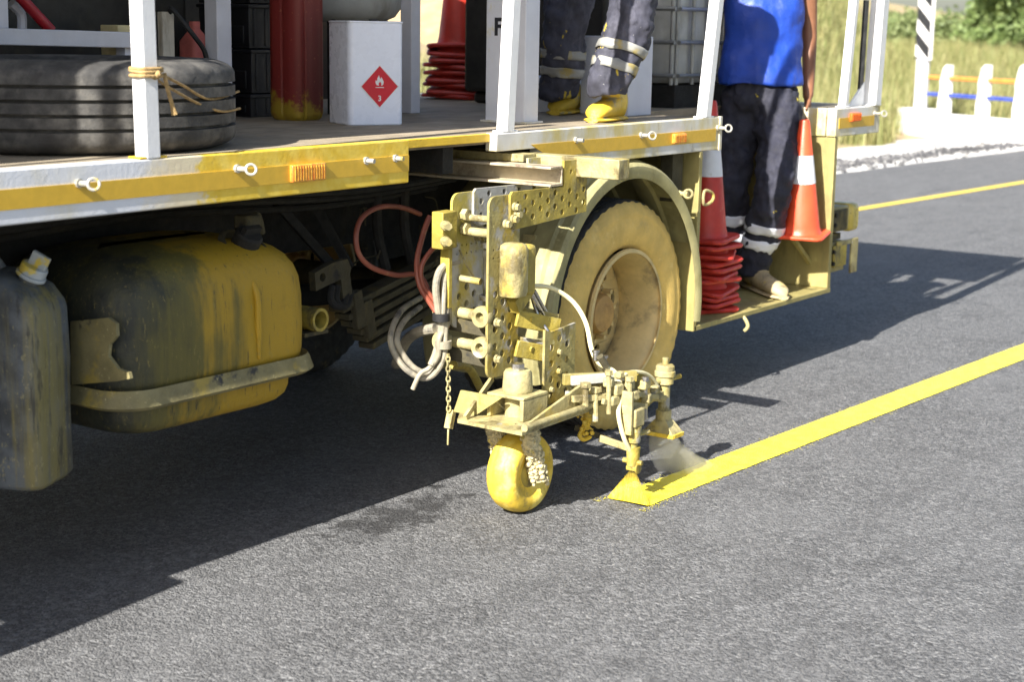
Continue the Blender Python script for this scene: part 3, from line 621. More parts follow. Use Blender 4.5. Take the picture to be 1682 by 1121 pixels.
# fuel tank
m_bandm = M('dusty_band_steel', (.19, .165, .075), .7, var=.25, layers=[((.30, .23, .05), 8, .52, .68, (1, 1, 1)), ((.03, .03, .028), 5, .60, .66, (1, 1, 1)), ((.34, .30, .15), 70, .6, .7, (1, 1, 1))], bump=.002)
def rr_loop(x0, x1, y0, y1, r, z, n=7):
    P = rrect(x0, x1, y0, y1, r, n); return [(x, y, z) for x, y in P]
def stack(levels, n=7):
    b = B(); V = []
    for (x0, x1, y0, y1, r, z) in levels: V += rr_loop(x0, x1, y0, y1, max(r, .004), z, n)
    k = 4*(n+1); F_ = [tuple(range(k-1, -1, -1))]
    for i in range(len(levels)-1):
        for j in range(k): F_.append((i*k+j, i*k+(j+1) % k, (i+1)*k+(j+1) % k, (i+1)*k+j))
    F_.append(tuple((len(levels)-1)*k+j for j in range(k))); return b.add(V, F_)
X0, X1, Y0, Y1 = 3.09, 3.935, .09, .74
prof = [(.455, .13), (.460, .095), (.473, .066), (.49, .050), (.515, .042), (.545, .040), (.556, .044), (.60, .035), (.612, .004), (.64, 0), (.72, -.002), (.82, .0), (.88, .006), (.92, .018), (.95, .036), (.975, .062), (.995, .10), (1.010, .155), (1.016, .22)]
b = stack([(X0+i, X1-i*(1.1 if z > .6 else 1), Y0+i*.9, Y1-i, .145 if z > .6 else .12, z) for z, i in prof], 8); tank = obj('fuel_tank', b, m_tank, truck, ang=60)
b = B(); P = rrect(X0-.008, X1+.010, Y0-.010, Y1, .13, 8); k = len(P)
def band(b, P, z0, z1, lip):
    V = []
    for (x, y) in P:
        cx, cy = (X0+X1)/2, (Y0+Y1)/2; s = lip/.4
        for dz, e in ((0, 0), (.012, s), (z1-z0-.012, s*.35), (z1-z0, 0)): V.append((x+(x-cx)*e, y+(y-cy)*e, z0+dz))
    n_ = len(P); F_ = []
    for i in range(n_):
        for j in range(4): F_.append((i*4+j, ((i+1) % n_)*4+j, ((i+1) % n_)*4+(j+1) % 4, i*4+(j+1) % 4))
    return b.add(V, F_)
obj('tank_band', band(b, P, .560, .622, .016), m_bandm, tank)
O = [(118, 528), (180, 522), (193, 532), (194, 552), (182, 566), (180, 585), (196, 606), (214, 612), (216, 622), (196, 626), (120, 632)]
O2 = [(lambda p: (p.y, p.z))(Px(a, c, 3.08)) for a, c in O]
obj('tank_bracket', plate(O2, [], .012, 'x', 3.08), m_bandm, tank)
p = Py(402, 405, .20); q = Vector((p.x, .205, .985)); tl = Matrix.Rotation(math.radians(32), 3, 'X')
b = B(); b.lathe([(.070, -.05), (.086, -.01), (.089, .006), (.078, .014), (.070, .014), (.068, .0), (.060, -.02), (0, -.03)], (0, 0, 0), 'z', 32); b.v = [tuple(q+tl@Vector(v)) for v in b.v]; obj('filler_neck', b, m_grime, tank)
b = B(); b.lathe([(.046, -.02), (.046, .05), (.040, .058), (0, .06)], (0, 0, 0), 'z', 24); b.box((0, 0, .07), (.07, .018, .025)); b.v = [tuple(q+tl@Vector(v)) for v in b.v]; obj('filler_cap', b, m_dark, tank)
obj('tank_rib', B().tube([(X1-.30, Y0+.055, .935), (X1-.295, Y0-.001, .86), (X1-.29, Y0-.004, .74), (X1-.285, Y0-.001, .64)], [.004, .011, .012, .006], 10), m_tank, tank)
obj('cap_strap', B().tube([q+Vector((.03, .02, .06)), q+Vector((.10, .04, .09)), q+Vector((.14, .06, .03))], .016, 8), m_grime, tank)
obj('breather_block', B().box(q+Vector((.05, .03, .075)), (.07, .06, .05)), m_grime, tank, .008)

# rear axle with twin wheels
WX, WZ, WR = 5.81, .488, .5
def tyre_mesh(w_=.25, R=WR, rim=.288, n=200, grooves=True, zig=0):
    h = w_/2; sw = [(rim, -h+.045), (rim+.012, -h+.02), (rim+.03, -h+.012), (rim+.05, -h+.003), (R-.11, -h-.003), (R-.085, -h), (R-.07, -h+.002), (R-.062, -h-.001), (R-.05, -h+.002), (R-.022, -h+.012), (R-.006, -h+.024), (R, -h+.038)]
    tr = []
    if grooves:
        for g in (-.6, -.2, .2, .6): c = g*(h-.03); tr += [(R+.002*(1-abs(g)), c-.0055), (R-.020, c-.0050), (R-.020, c+.0050), (R+.002*(1-abs(g)), c+.0055)]
    prof = sw+tr+[(r, -y) for r, y in reversed(sw)]
    ns = len(sw)
    def mod(j, k, r, y):
        if ns <= j < ns+len(tr) and zig: y += zig*(1 if (k//2) % 2 else -1)
        if (j == ns-2 or j == ns-3 or j == ns+len(tr)+1 or j == ns+len(tr)+2) and (k % 4) in (0, 1): r -= .005
        if ns <= j < ns+len(tr) and k % 6 == 0: r -= .0025
        return r, y
    return prof, mod, n
hub0 = thing('tmp', 't', 't')
def wheel(y, side, outer=True):
    g = bpy.data.objects.new('wheel', None); C.objects.link(g); g.parent = truck; g.matrix_parent_inverse = ROOT[truck.name]; ROOT[g.name] = Matrix.Identity(4); g.empty_display_size = .1
    pr, mod, n = tyre_mesh(); c = (WX, y, WZ)
    b = B().lathe(pr, c, 'y', n, mod)
    o = obj('tyre', b, m_ochre if outer else m_tread, g, ang=50)
    if outer: # only the tread band stays dark, the outer wall is caked with paint dust
        o.data.materials.append(m_tread)
        for pl in o.data.polygons:
            ct = pl.center; r = math.hypot(ct.x-WX, ct.z-WZ)
            if r > WR-.012 or (ct.y-y)*side < 0: pl.material_index = 1
    s = -side                                                       # rim profile, deep dish towards +s
    h = .125
    lip = [(.276, .128), (.292, .126), (.294, .114), (.284, .108), (.272, .085), (.262, .03), (.256, -.03), (.262, -.07), (.276, -.118), (.294, -.12)]
    rb = B().lathe([(r, -s*t) for r, t in lip], c, 'y', 72); rim = obj('rim', rb, m_rim, g, ang=50)
    hl = [(.185*math.cos(2*PI*i/8+.25), .185*math.sin(2*PI*i/8+.25), .031, 18) for i in range(8)]
    disc = plate([(.262*math.cos(2*PI*k/64), .262*math.sin(2*PI*k/64)) for k in range(64)], hl+[(0, 0, .085, 32)], .012, 'y', 0)
    dz = .035
    b = B(); V = []
    for v in disc.v:
        r = math.hypot(v[0], v[2]); V.append((c[0]+v[0], c[1]+v[1]-s*(-.085+.030*sm(.25, .14, r)), c[2]+v[2]))
    b.add(V, disc.f); obj('rim_disc', b, m_rim, g)
    hb = B().lathe([(.105, -.03), (.105, .006), (.098, .012), (.090, .016), (.088, .055), (.078, .070), (.05, .075), (0, .076)], (0, 0, 0), 'y', 36); hb.v = [(c[0]+v[0], c[1]-s*(v[1]-.060), c[2]+v[2]) for v in hb.v]
    obj('hub', hb, M('ochre_hub', (.50, .30, .10), .6, var=.2, layers=[((.30, .16, .06), 12, .5, .7, (1, 1, 1))]), g)
    for i in range(10):
        a = 2*PI*i/10+.1; p = Vector((c[0]+.124*math.cos(a), c[1], c[2]+.124*math.sin(a)))
        obj('wheel_nut', B().cyl(p+Vector((0, s*.055, 0)), p+Vector((0, s*.015, 0)), .014, .011, n=6), m_rim, g)
    return g
wheel(.03+.128, -1, True); w2 = wheel(.03+.128+.325, -1, False)
def copy_wheel(src, dx, dy):
    g = src.copy(); C.objects.link(g); g.location = (dx, dy, 0)
    for ch in src.children:
        c = ch.copy(); C.objects.link(c); c.parent = g
    return g
for dy in (1.46, 1.78): copy_wheel(w2, 0, dy)
for dy in (-.2, 1.75): copy_wheel(w2, -6.3, dy)
bpy.data.objects.remove(hub0)
obj('axle', B().cyl((WX, .3, WZ), (WX, 2.1, WZ), .07).lathe([(0, -.2), (.12, -.16), (.17, 0), (.12, .16), (0, .2)], (WX, 1.2, WZ), 'y', 24), m_grime, truck)
obj('brake_drum', B().cyl((WX, .252, WZ), (WX, .70, WZ), .235, n=40), m_dark, truck)  # added as a dark backing so the rim holes look dark
obj('shade_box', B().bx(6.4, 8.2, 1.95, 2.36, .34, 1.166), m_dark, truck, .02)  # made-up box, hides bright ground beyond and darkens the underside
obj('shade_guard', B().bx(-.2, 1.95, 2.30, 2.36, .34, 1.166), m_dark, truck, .01)  # unseen panel, added to keep light from entering under the truck
obj('bumper', B().bx(-2.35, -2.2, .1, 2.34, .28, .75), m_white, truck, .03)  # unseen bumper, added low to block light from the front
# fender
def fender(x, y0, y1, rx, rz, a0, a1, m, n=40):
    prof = [(y0+.004, -.045), (y0, -.04), (y0, .0), (y0+.012, .014), (y0+.05, .016), (y0+.062, .028), (y0+.15, .03), (y0+.162, .018), (y0+.24, .018), (y0+.255, .03), (y0+.36, .03), (y0+.372, .018), (y1-.03, .018), (y1, 0)]
    V = []; 
    for sh in (0, -.006):
        for k in range(n+1):
            a = a0+(a1-a0)*k/n
            for (y, d) in prof: V.append((x+(rx+d+sh)*math.cos(a), y+(0.003 if sh else 0), WZ+(rz+d+sh)*math.sin(a)))
    m_ = len(prof); F_ = []; o = (n+1)*m_
    for s in (0, 1):
        for k in range(n):
            for j in range(m_-1): q = s*o+k*m_+j; F_.append((q, q+m_, q+m_+1, q+1))
    for k in range(n): F_ += [(k*m_, o+k*m_, o+(k+1)*m_, (k+1)*m_), (k*m_+m_-1, (k+1)*m_+m_-1, o+(k+1)*m_+m_-1, o+k*m_+m_-1)]
    for j in range(m_-1): F_ += [(j, j+1, o+j+1, o+j), (n*m_+j, o+n*m_+j, o+n*m_+j+1, n*m_+j+1)]
    return obj('fender', B().add(V, F_), m, truck, ang=40)
fd = fender(WX-.055, -.02, .62, .61, .65, math.radians(196), math.radians(-8), m_fend)
for px, py in ((1118, 318), (1123, 322)):
    pass
p = Py(1124, 318, -.03); obj('fender_bolt', B().cyl(p+Vector((0, .03, 0)), p+Vector((0, -.02, 0)), .012, n=8).torus(p+Vector((.0, -.02, 0)), .018, .006, (1, .6, 0), 14, 6), m_rigpale, fd)
p = Px(873, 395, 5.24); obj('fender_clamp', B().box(p, (.03, .06, .05)).cyl(p+Vector((-.01, 0, -.02)), p+Vector((.02, -.01, -.10)), .008, n=8).cyl(p+Vector((-.01, .02, -.02)), p+Vector((.02, .012, -.11)), .008, n=8), m_rigpale, fd)
obj('shade_locker', B().bx(.3, 1.48, -.10, -.001, .88, 1.34), m_white, truck, .01)  # unseen box, added to cast the step in the ground shadow
# cab ahead of the frame
b = stack([(-2.2, -.25, .06, 2.36, .15, .55), (-2.22, -.24, .05, 2.37, .15, 1.3), (-2.2, -.25, .05, 2.37, .15, 1.75), (-1.95, -.27, .10, 2.32, .18, 2.45), (-1.75, -.35, .2, 2.2, .18, 2.6)], 6); cab = obj('cab', b, m_white, truck, ang=50)
for s, y in ((-1, .058), (1, 2.36)): obj('cab_window', B().hexa([(-1.7, y-.02, 1.75), (-1.7, y+.02, 1.75), (-1.55, y+.02-.05*s, 2.3), (-1.55, y-.0-.05*s, 2.3), (-.7, y-.02, 1.75), (-.7, y+.02, 1.75), (-.7, y+.02-.05*s, 2.3), (-.7, y-.0-.05*s, 2.3)]), M('dark_glass', (.02, .025, .03), .08), cab)
# ------------------------------------------------------------------ line marking rig hung on the truck's side
rig = thing('line_marking_rig', 'paint crusted line marking rig with perforated plates hung beside the truck wheel', 'marking rig', (4.7, -.25, 0))
YB, YF = -.055, -.215
# channel beam and square tube carried out from under the deck
bw = B()
for z in (1.200, 1.137): bw.bx(4.815, 4.895, -.232, .60, z-.0045, z+.0045)
bw.bx(4.887, 4.896, -.232, .60, 1.141, 1.196)
obj('channel_beam', bw, M('worn_channel_steel', (.44, .38, .27), .5, var=.15, layers=[((.14, .10, .07), 5, .5, .66, (2, 1, 1)), ((.68, .64, .45), 8, .6, .72, (1, 1, 1))], bump=.001), rig, .0015)
obj('square_tube', B().bx(4.985, 5.06, -.415, .62, 1.158, 1.232), m_rigpale, rig, .004)
obj('tube_saddle', B().bx(4.90, 4.984, -.05, .30, 1.206, 1.235), m_rigpale, rig, .003)
def grid_holes(x0, x1, z0, z1, dx, dz, r, zig=True):
    H = []; i = 0; x = x0
    while x <= x1+1e-6:
        z = z0+(dz/2 if (zig and i % 2) else 0)
        while z <= z1+1e-6: H.append((x, z, r)); z += dz
        x += dx; i += 1
    return H
def frame_plates(y, m_v, m_h, zb, rounded=.05):
    tp = [(4.572, 1.010), (4.60, .998), (4.70, 1.003), (5.06, 1.024), (5.06, 1.155), (5.03, 1.158), (5.03, 1.222), (4.905, 1.222), (4.905, 1.128), (4.585, 1.132), (4.572, 1.12)]
    hh = [h for h in grid_holes(4.615, 5.04, 1.035, 1.12, .047, .05, .0115) if not (h[0] < 4.66 and h[1] < 1.03)]+[(4.95, 1.18, .009), (4.99, 1.185, .009)]
    obj('perforated_plate', plate(tp, hh, .010, 'y', y-.011), m_h, rig)
    vo = rrect(4.462, 4.645, zb, 1.122, .035, 5)
    vh = grid_holes(4.505, 4.615, zb+.05, .80, .044, .062, .0140)+[(4.49+.028*i, .905+.03*j, .0045, 6) for i in range(5) for j in range(2)]
    obj('perforated_plate', plate(vo, vh, .010, 'y', y), m_v, rig)
frame_plates(YB, m_plateg, m_plateg, .64); frame_plates(YF, m_rig, m_rigy, .478)
# small hole gusset on the front upright, spacer bolts
def bolt(p, d, r=.013, l=.022, m=None):
    p = Vector(p); d = Vector(d).normalized()
    obj('bolt', B().cyl(p, p+d*l*.4, r*1.25, n=14).cyl(p+d*l*.4, p+d*l, r, n=6), m or m_rigpale, rig)
for px, py in ((845, 340), (842, 360), (830, 368), (815, 530), (815, 590), (848, 352)): bolt(Py(px, py, YF-.016), (0, -1, 0))
for (x, z, r) in ((4.53, 1.035, .012), (4.53, .985, .016), (4.60, .955, .012)): obj('spacer_rod', B().cyl((x, YB+.02, z), (x, YF-.0, z), r, n=14), m_rigpale, rig)
for x, z in ((4.515, 1.045), (4.515, .995)): obj('spacer_nut', B().cyl((x, YB-.012, z), (x, YB-.035, z), .022, n=6), m_rigpale, rig)
obj('locking_pin', B().cyl((4.50, YB-.01, .82), (4.505, YB-.10, .815), .012, n=12).tube([(4.50, YB-.008, .92), (4.53, YB-.02, .86), (4.57, YB-.02, .82)], .004, 6), m_rigpale, rig)
b = B().cyl((4.60, -.135, .99), (4.60, -.135, .93), .042, n=20).cyl((4.60, -.135, .93), (4.61, -.135, .74), .034, n=20).cyl((4.61, -.135, .74), (4.612, -.135, .60), .012, n=12)
for z in (.985, .935, .745): b.cyl((4.60, -.135, z-.008), (4.60, -.135, z+.008), .047, n=20)
obj('air_cylinder', b, m_steel, rig)
obj('side_bracket', B().bx(4.375, 4.458, YB-.03, YB+.02, .935, 1.065), m_rigy, rig, .004)
obj('side_bracket_leg', B().bx(4.425, 4.445, YB-.02, YB+.02, .72, .934), m_rigy, rig, .003)
for z in (1.02, .965): bolt((4.385, YB-.03, z), (-.6, -1, 0), .014, .04)
# parallel cross tubes with eye ends
for z in (.693, .583):
    t = obj('linkage_tube', B().cyl((4.50, -.02, z+.004), (4.50, -.19, z), .020, n=18), m_rigpale, rig)
    for y in (-.01, -.186):
        obj('linkage_eye', B().lathe([(.018, -.016), (.036, -.016), (.039, -.008), (.039, .008), (.036, .016), (.018, .016), (.018, -.016)], (4.475, y, z+.004), 'x', 24), m_rigpale, t)
    obj('linkage_arm', B().bar((4.49, -.0, z-.035), (4.53, -.21, z-.055), .02, .05), m_grime, t, .003)
    obj('linkage_bar', B().bar((4.60, YF-.03, z-.01), (4.79, -.30, z-.062), .014, .060), m_rigy, t, .003)
    obj('linkage_bar', B().bar((4.63, YF+.02, z-.0), (4.80, -.285, z-.045), .012, .055), m_rig, t, .003)
    for x in (4.66, 4.70): obj('bolt', B().cyl((x, -.252, z-.018), (x, -.275, z-.02), .010, n=6), m_rigy, t)
# lower perforated plate
lo = [(4.662, .365), (4.858, .355), (4.858, .640), (4.80, .634), (4.70, .628), (4.662, .64)]
obj('perforated_plate', plate(lo, [h for h in grid_holes(4.705, 4.83, .395, .62, .050, .058, .0135)], .010, 'y', -.322), m_rig, rig)
for px, py in ((917, 610), (905, 640), (918, 578)): bolt(Py(px, py, -.328), (0, -1, 0), .009, .012)
obj('linkage_block', B().bx(4.72, 4.86, -.315, -.22, .52, .58), m_steel, rig, .004)
# motor box on the front upright
b = stack([(4.505, 4.592, -.305, -.222, .03, .772), (4.500, 4.597, -.310, -.222, .034, .790), (4.500, 4.597, -.310, -.222, .034, .935), (4.505, 4.592, -.305, -.222, .032, .950), (4.52, 4.58, -.295, -.23, .028, .958)], 6)
obj('valve_housing', b, m_rigpale, rig, ang=50)
obj('valve_flange', B().bx(4.601, 4.664, -.285, -.222, .765, .945), m_rigy, rig, .014)
obj('valve_bracket', B().extrude([(4.60, .70), (4.68, .76), (4.69, .80), (4.64, .80), (4.57, .745)], 'y', -.26, -.222), m_rigy, rig)
obj('feed_pipe', B().cyl((4.68, -.25, .76), (4.79, -.26, .62), .010, n=10).cyl((4.70, -.25, .77), (4.80, -.26, .64), .007, n=8), m_steel, rig)
# hoses
def hose(pts, r, m, name='hose', n=10): return obj(name, B().tube(pts, r, n, sub=8), m, rig)
H = lambda l, ys: [Py(px, py, y) for (px, py), y in zip(l, ys)]
hose([Py(690, 352, .34), *H([(660, 341), (625, 340), (596, 356), (585, 385), (590, 418), (612, 440), (650, 452), (690, 454)], [.30, .25, .22, .20, .19, .18, .16, .14]), Py(712, 500, .08)], .0095, m_redhose, 'red_hose')
hose(H([(706, 355), (695, 385), (685, 430), (690, 470), (712, 506), (735, 540)], [.10, .10, .09, .06, .02, -.04]), .0105, m_redhose, 'red_hose')
hose(H([(735, 390), (708, 412), (692, 440), (696, 470), (715, 495), (732, 520)], [.03, .05, .06, .05, .02, -.03]), .009, m_redhose, 'red_hose')
hose(H([(752, 430), (726, 440), (716, 470), (720, 510), (724, 545), (716, 580), (708, 600)], [-.05, -.05, -.05, -.05, -.05, -.04, -.03]), .013, m_hose)
hose(H([(746, 420), (732, 440), (729, 480), (727, 530), (729, 560), (724, 600), (700, 622), (668, 608), (645, 575), (643, 545), (660, 510), (690, 490)], [-.04, -.05, -.06, -.06, -.06, -.05, -.0, .05, .10, .12, .2, .3]), .011, m_hose)
hose(H([(738, 470), (733, 510), (731, 550), (728, 590), (708, 612), (682, 606), (660, 580), (652, 555), (664, 528), (690, 505)], [-.05, -.06, -.065, -.06, -.0, .04, .08, .1, .16, .26]), .011, m_hose)
hose(H([(735, 480), (736, 530), (722, 555), (720, 585), (705, 605), (690, 615), (678, 640)], [-.06, -.06, -.06, -.055, -.02, .0, .02]), .009, m_hose)
hose(H([(716, 540), (690, 545), (668, 560), (650, 600)], [.02, .10, .22, .34]), .020, m_hose)
hose(H([(745, 600), (770, 605), (790, 640), (805, 670)], [-.02, .05, .16, .22]), .016, m_rigy)
hose(H([(870, 470), (905, 473), (940, 495), (962, 530), (972, 575), (985, 598), (1010, 612), (1020, 640), (1016, 680), (1025, 720), (1036, 742)], [-.25, -.27, -.32, -.38, -.43, -.46, -.50, -.53, -.55, -.565, -.57]), .0085, m_paleh, 'pale_hose')
hose(H([(1017, 622), (1035, 612), (1060, 614), (1076, 628), (1082, 645)], [-.5, -.5, -.5, -.5, -.5]), .0075, m_paleh, 'pale_hose')
hose(H([(866, 455), (880, 510), (900, 545)], [-.25, -.25, -.3]), .006, m_steel, 'pale_hose')
obj('hose_tie', B().cyl(Py(725, 515, -.055), Py(725, 527, -.055), .032, n=14), m_rubbermat, rig); obj('hose_tie', B().cyl(Py(728, 560, -.06), Py(728, 572, -.06), .03, n=14), m_hose, rig)
# chain with a clip
a = Py(736, 586, -.10); e = Py(737, 676, -.10); n = 11
ch = obj('chain', B().cyl(a+Vector((0, 0, .01)), a+Vector((0, 0, -.004)), .006, n=8), m_rigpale, rig)
for i in range(n):
    c = a+(e-a)*((i+.5)/n); L = (e-a).length/n*.66; ax = Vector((1, .3, 0)) if i % 2 else Vector((-.3, 1, 0)); ax.normalize()
    P = [c+ax*(.0075*math.cos(t))+Vector((0, 0, L*math.sin(t))) for t in [2*PI*k/12 for k in range(12)]]
    obj('chain_link', B().tube(P, .0028, 6, spl=False, closed=True), m_rigpale, ch)
p = Py(740, 690, -.10); b = B().bar(p+Vector((.008, 0, .035)), p+Vector((-.012, 0, -.03)), .026, .022).cyl(p+Vector((-.012, 0, -.03)), p+Vector((-.014, 0, -.09)), .004, n=8); obj('chain_clip', b, m_rigpale, rig, .006)
# base plate, gussets, kingpin housing
bo = [(4.318, -.20), (4.312, -.478), (4.74, -.466), (4.86, -.44), (4.86, -.24), (4.72, -.115), (4.45, -.115)]
bp = obj('base_plate', plate(bo, [(4.40, -.40, .012), (4.70, -.40, .012)], .012, 'z', .352), m_rigpale, rig, .002)
obj('edge_pipe', B().cyl((4.33, -.476, .368), (4.90, -.462, .368), .013, n=12), m_rigpale, rig)
obj('gusset', B().extrude([(4.42, .3585), (4.86, .3585), (4.86, .452), (4.80, .452)], 'y', -.43, -.418), m_rigpale, rig, .003)
obj('gusset', B().extrude([(-.215, .3585), (-.33, .44), (-.15, .44), (-.12, .3585)], 'x', 4.40, 4.41), m_rig, rig)
obj('gusset', B().bar((4.33, -.225, .365), (4.52, -.20, .47), .012, .02), m_rigpale, rig)
kx, ky = 4.50, -.325
b = B().bx(kx-.075, kx+.075, ky-.078, ky-.062, .359, .432).bx(kx-.075, kx+.075, ky+.062, ky+.078, .359, .432).bx(kx-.075, kx+.075, ky-.0785, ky+.0785, .4325, .444); obj('kingpin_bracket', b, m_rigpale, rig, .003)
obj('kingpin', B().lathe([(.044, .359), (.044, .43), (.052, .445), (.054, .455), (.050, .512), (.044, .522), (0, .524)], (kx, ky, 0), 'z', 28), m_rigpale, rig)
obj('kingpin_nut', B().cyl((kx, ky, .524), (kx, ky, .545), .024, n=6), m_steel, rig)
for x, z in ((4.79, .405), (4.845, .42)): bolt((x, -.431, z), (0, -1, 0), .022, .035)
# caster wheel
cx, cy, R = 4.535, -.318, .146
cw = bpy.data.objects.new('caster_wheel', None); C.objects.link(cw); cw.parent = rig; cw.matrix_parent_inverse = ROOT[rig.name]; ROOT[cw.name] = Matrix.Identity(4); cw.empty_display_size = .05
pr = [(.05, -.040), (.075, -.045), (.09, -.056), (.112, -.060), (.130, -.053), (.139, -.040), (.1435, -.026), (.1425, -.022), (.1445, -.018), (R, 0), (.1445, .018), (.1425, .022), (.1435, .026), (.139, .040), (.130, .053), (.112, .060), (.09, .056), (.075, .045), (.05, .040)]
obj('tyre', B().lathe(pr, (cx, cy, R), 'y', 64), m_wyel, cw, ang=60)
obj('hub', B().lathe([(0, -.046), (.045, -.044), (.06, -.036), (.06, .036), (.045, .044), (0, .046)], (cx, cy, R), 'y', 32), m_rigy, cw)
obj('axle', B().cyl((cx, cy-.085, R), (cx, cy+.085, R), .014, n=14), m_crust, cw)
for s in (-1, 1):
    y = cy+s*.074; b = B()
    # crusted fork leg: core plate plus clotted glass beads and paint
    P = [Vector((kx-.02, y, .345)), Vector((kx-.01, y, .27)), Vector((cx-.012, y, .20)), Vector((cx+.01, y, R-.02))]
    b.tube(P, [.030, .030, .027, .025], 12, sub=4); 
    fk = obj('fork_leg', b, m_crust, rig)
    cr = B()
    for i in range(420):
        t = random.random()*.999; k = int(t*3); q = P[k]+(P[k+1]-P[k])*(t*3-k); a = random.uniform(0, 2*PI); rr = random.uniform(.025, .033)
        q = q+Vector((math.cos(a)*rr, math.sin(a)*rr, random.gauss(0, .006))); cr.ball(q, random.uniform(.004, .0085 if t < .6 else .011), 6, 4)
    o = obj('bead_crust', cr, m_crust, fk, ang=90); o['kind'] = 'stuff'
obj('fork_crown', B().bx(kx-.05, kx+.05, cy-.10, cy+.10, .328, .3455), m_crust, rig, .004)
obj('drain_nipple', B().cyl((4.43, -.40, .346), (4.43, -.40, .30), .006, n=8), m_rigy, rig)
# hanging hook under the plate
p = Vector((4.83, -.40, .345)); b = B().tube([p, p+Vector((.005, -.005, -.04)), p+Vector((-.004, 0, -.09))], [.020, .017, .014], 8).tube([p+Vector((-.004, 0, -.08)), p+Vector((-.022, .01, -.11)), p+Vector((-.014, .0, -.125)), p+Vector((.014, -.01, -.118)), p+Vector((.02, -.01, -.09))], .009, 8)
for i in range(40): b.ball(p+Vector((random.gauss(0, .012), random.gauss(0, .012), -random.uniform(.0, .11))), random.uniform(.005, .010), 6, 4)
obj('hanging_hook', b, m_wyel, rig)
# boom carrying the two guns
def seg(p0, p1, y0, y1, w_, h_, m, name='boom_bar'): return obj(name, B().bar(Py(*p0, y0), Py(*p1, y1), w_, h_), m, rig, .002)
seg((925, 624), (1045, 618), -.36, -.52, .02, .040, m_rig); seg((930, 650), (1060, 646), -.36, -.52, .022, .030, m_plateg)
seg((955, 655), (1045, 662), -.40, -.52, .024, .024, m_rigpale); seg((1020, 668), (1050, 670), -.51, -.55, .03, .022, m_rigpale)
seg((1052, 652), (1087, 656), -.505, -.515, .02, .022, m_rigpale)
seg((944, 702), (1000, 722), -.36, -.48, .008, .022, m_grime, 'brace_bar'); seg((984, 720), (1032, 736), -.46, -.56, .010, .026, m_rigpale, 'brace_bar')
p = Py(975, 650, -.43)
obj('boom_clamp', B().box(p+Vector((0, 0, .012)), (.05, .045, .06)).cyl(p+Vector((0, 0, -.07)), p+Vector((0, 0, -.01)), .016, n=12).cyl(p+Vector((-.05, -.01, .0)), p+Vector((.05, .0, .0)), .014, n=10), m_rigpale, rig, .004)
for px, py, y, s in ((1000, 628, -.52, .034), (1012, 640, -.53, .040), (1006, 658, -.53, .036), (1040, 650, -.55, .034), (1058, 632, -.53, .036), (1032, 632, -.53, .034), (1030, 672, -.56, .036), (1062, 655, -.54, .034), (1076, 640, -.52, .030), (1018, 616, -.52, .026)):
    p = Py(px, py, y); obj('boom_fitting', B().box(p, (s*1.2, s, s), Matrix.Rotation(random.uniform(-.4, .4), 3, 'Z')), m_rigpale, rig, .006)
p = Py(1048, 640, -.50); obj('boom_disc', B().lathe([(0, -.012), (.040, -.012), (.046, -.006), (.046, .006), (.040, .012), (0, .012)], p+Vector((.03, .02, .015)), 'y', 28), m_rigy, rig)
for (a0, a1, w_, h_, m_) in (((938, 626, -.40), (1024, 618, -.52), .016, .034, m_plateg), ((940, 656, -.44), (1044, 648, -.55), .018, .024, m_rigpale), ((990, 660, -.52), (1062, 668, -.56), .014, .020, m_rigpale), ((1044, 648, -.54), (1092, 654, -.52), .016, .020, m_rigpale)):
    obj('boom_bar', B().bar(Py(*a0), Py(*a1), w_, h_), m_, rig, .002)
for (px, py0, py1, y, r) in ((962, 632, 668, -.47, .012), (1000, 612, 680, -.53, .009), (1034, 622, 690, -.55, .010), (1060, 622, 690, -.54, .008), (978, 640, 692, -.48, .011)):
    obj('clamp_rod', B().cyl(Py(px, py0, y), Py(px, py1, y), r, n=10).cyl(Py(px, py0, y)+Vector((0, 0, -.01)), Py(px, py0, y)+Vector((0, 0, .006)), r*1.7, n=6), m_rigpale if px != 1060 else m_steel, rig)
obj('guard_wedge', B().extrude([(Py(1052, 690, -.52).x, Py(1052, 690, -.52).z), (Py(1080, 662, -.52).x, Py(1080, 662, -.52).z), (Py(1084, 650, -.52).x, Py(1084, 650, -.52).z), (Py(1052, 655, -.52).x, Py(1052, 655, -.52).z)], 'y', -.50, -.488), m_rigy, rig)
p = Py(985, 595, -.47); obj('hose_joint', B().cyl(p+Vector((0, 0, .02)), p+Vector((.03, -.01, -.02)), .014, n=10), m_grime, rig); 
for px, py in ((978, 592), (992, 601)): p = Py(px, py, -.45); obj('pressure_tap', B().cyl(p, p+Vector((0, 0, .03)), .010, n=12).cyl(p+Vector((0, 0, .03)), p+Vector((0, 0, .038)), .015, n=12), m_steel, rig)
def gun(name, c, zs):
    g = bpy.data.objects.new(name, None); C.objects.link(g); g.parent = rig; g.matrix_parent_inverse = ROOT[rig.name]; ROOT[g.name] = Matrix.Identity(4); g.empty_display_size = .05; return g
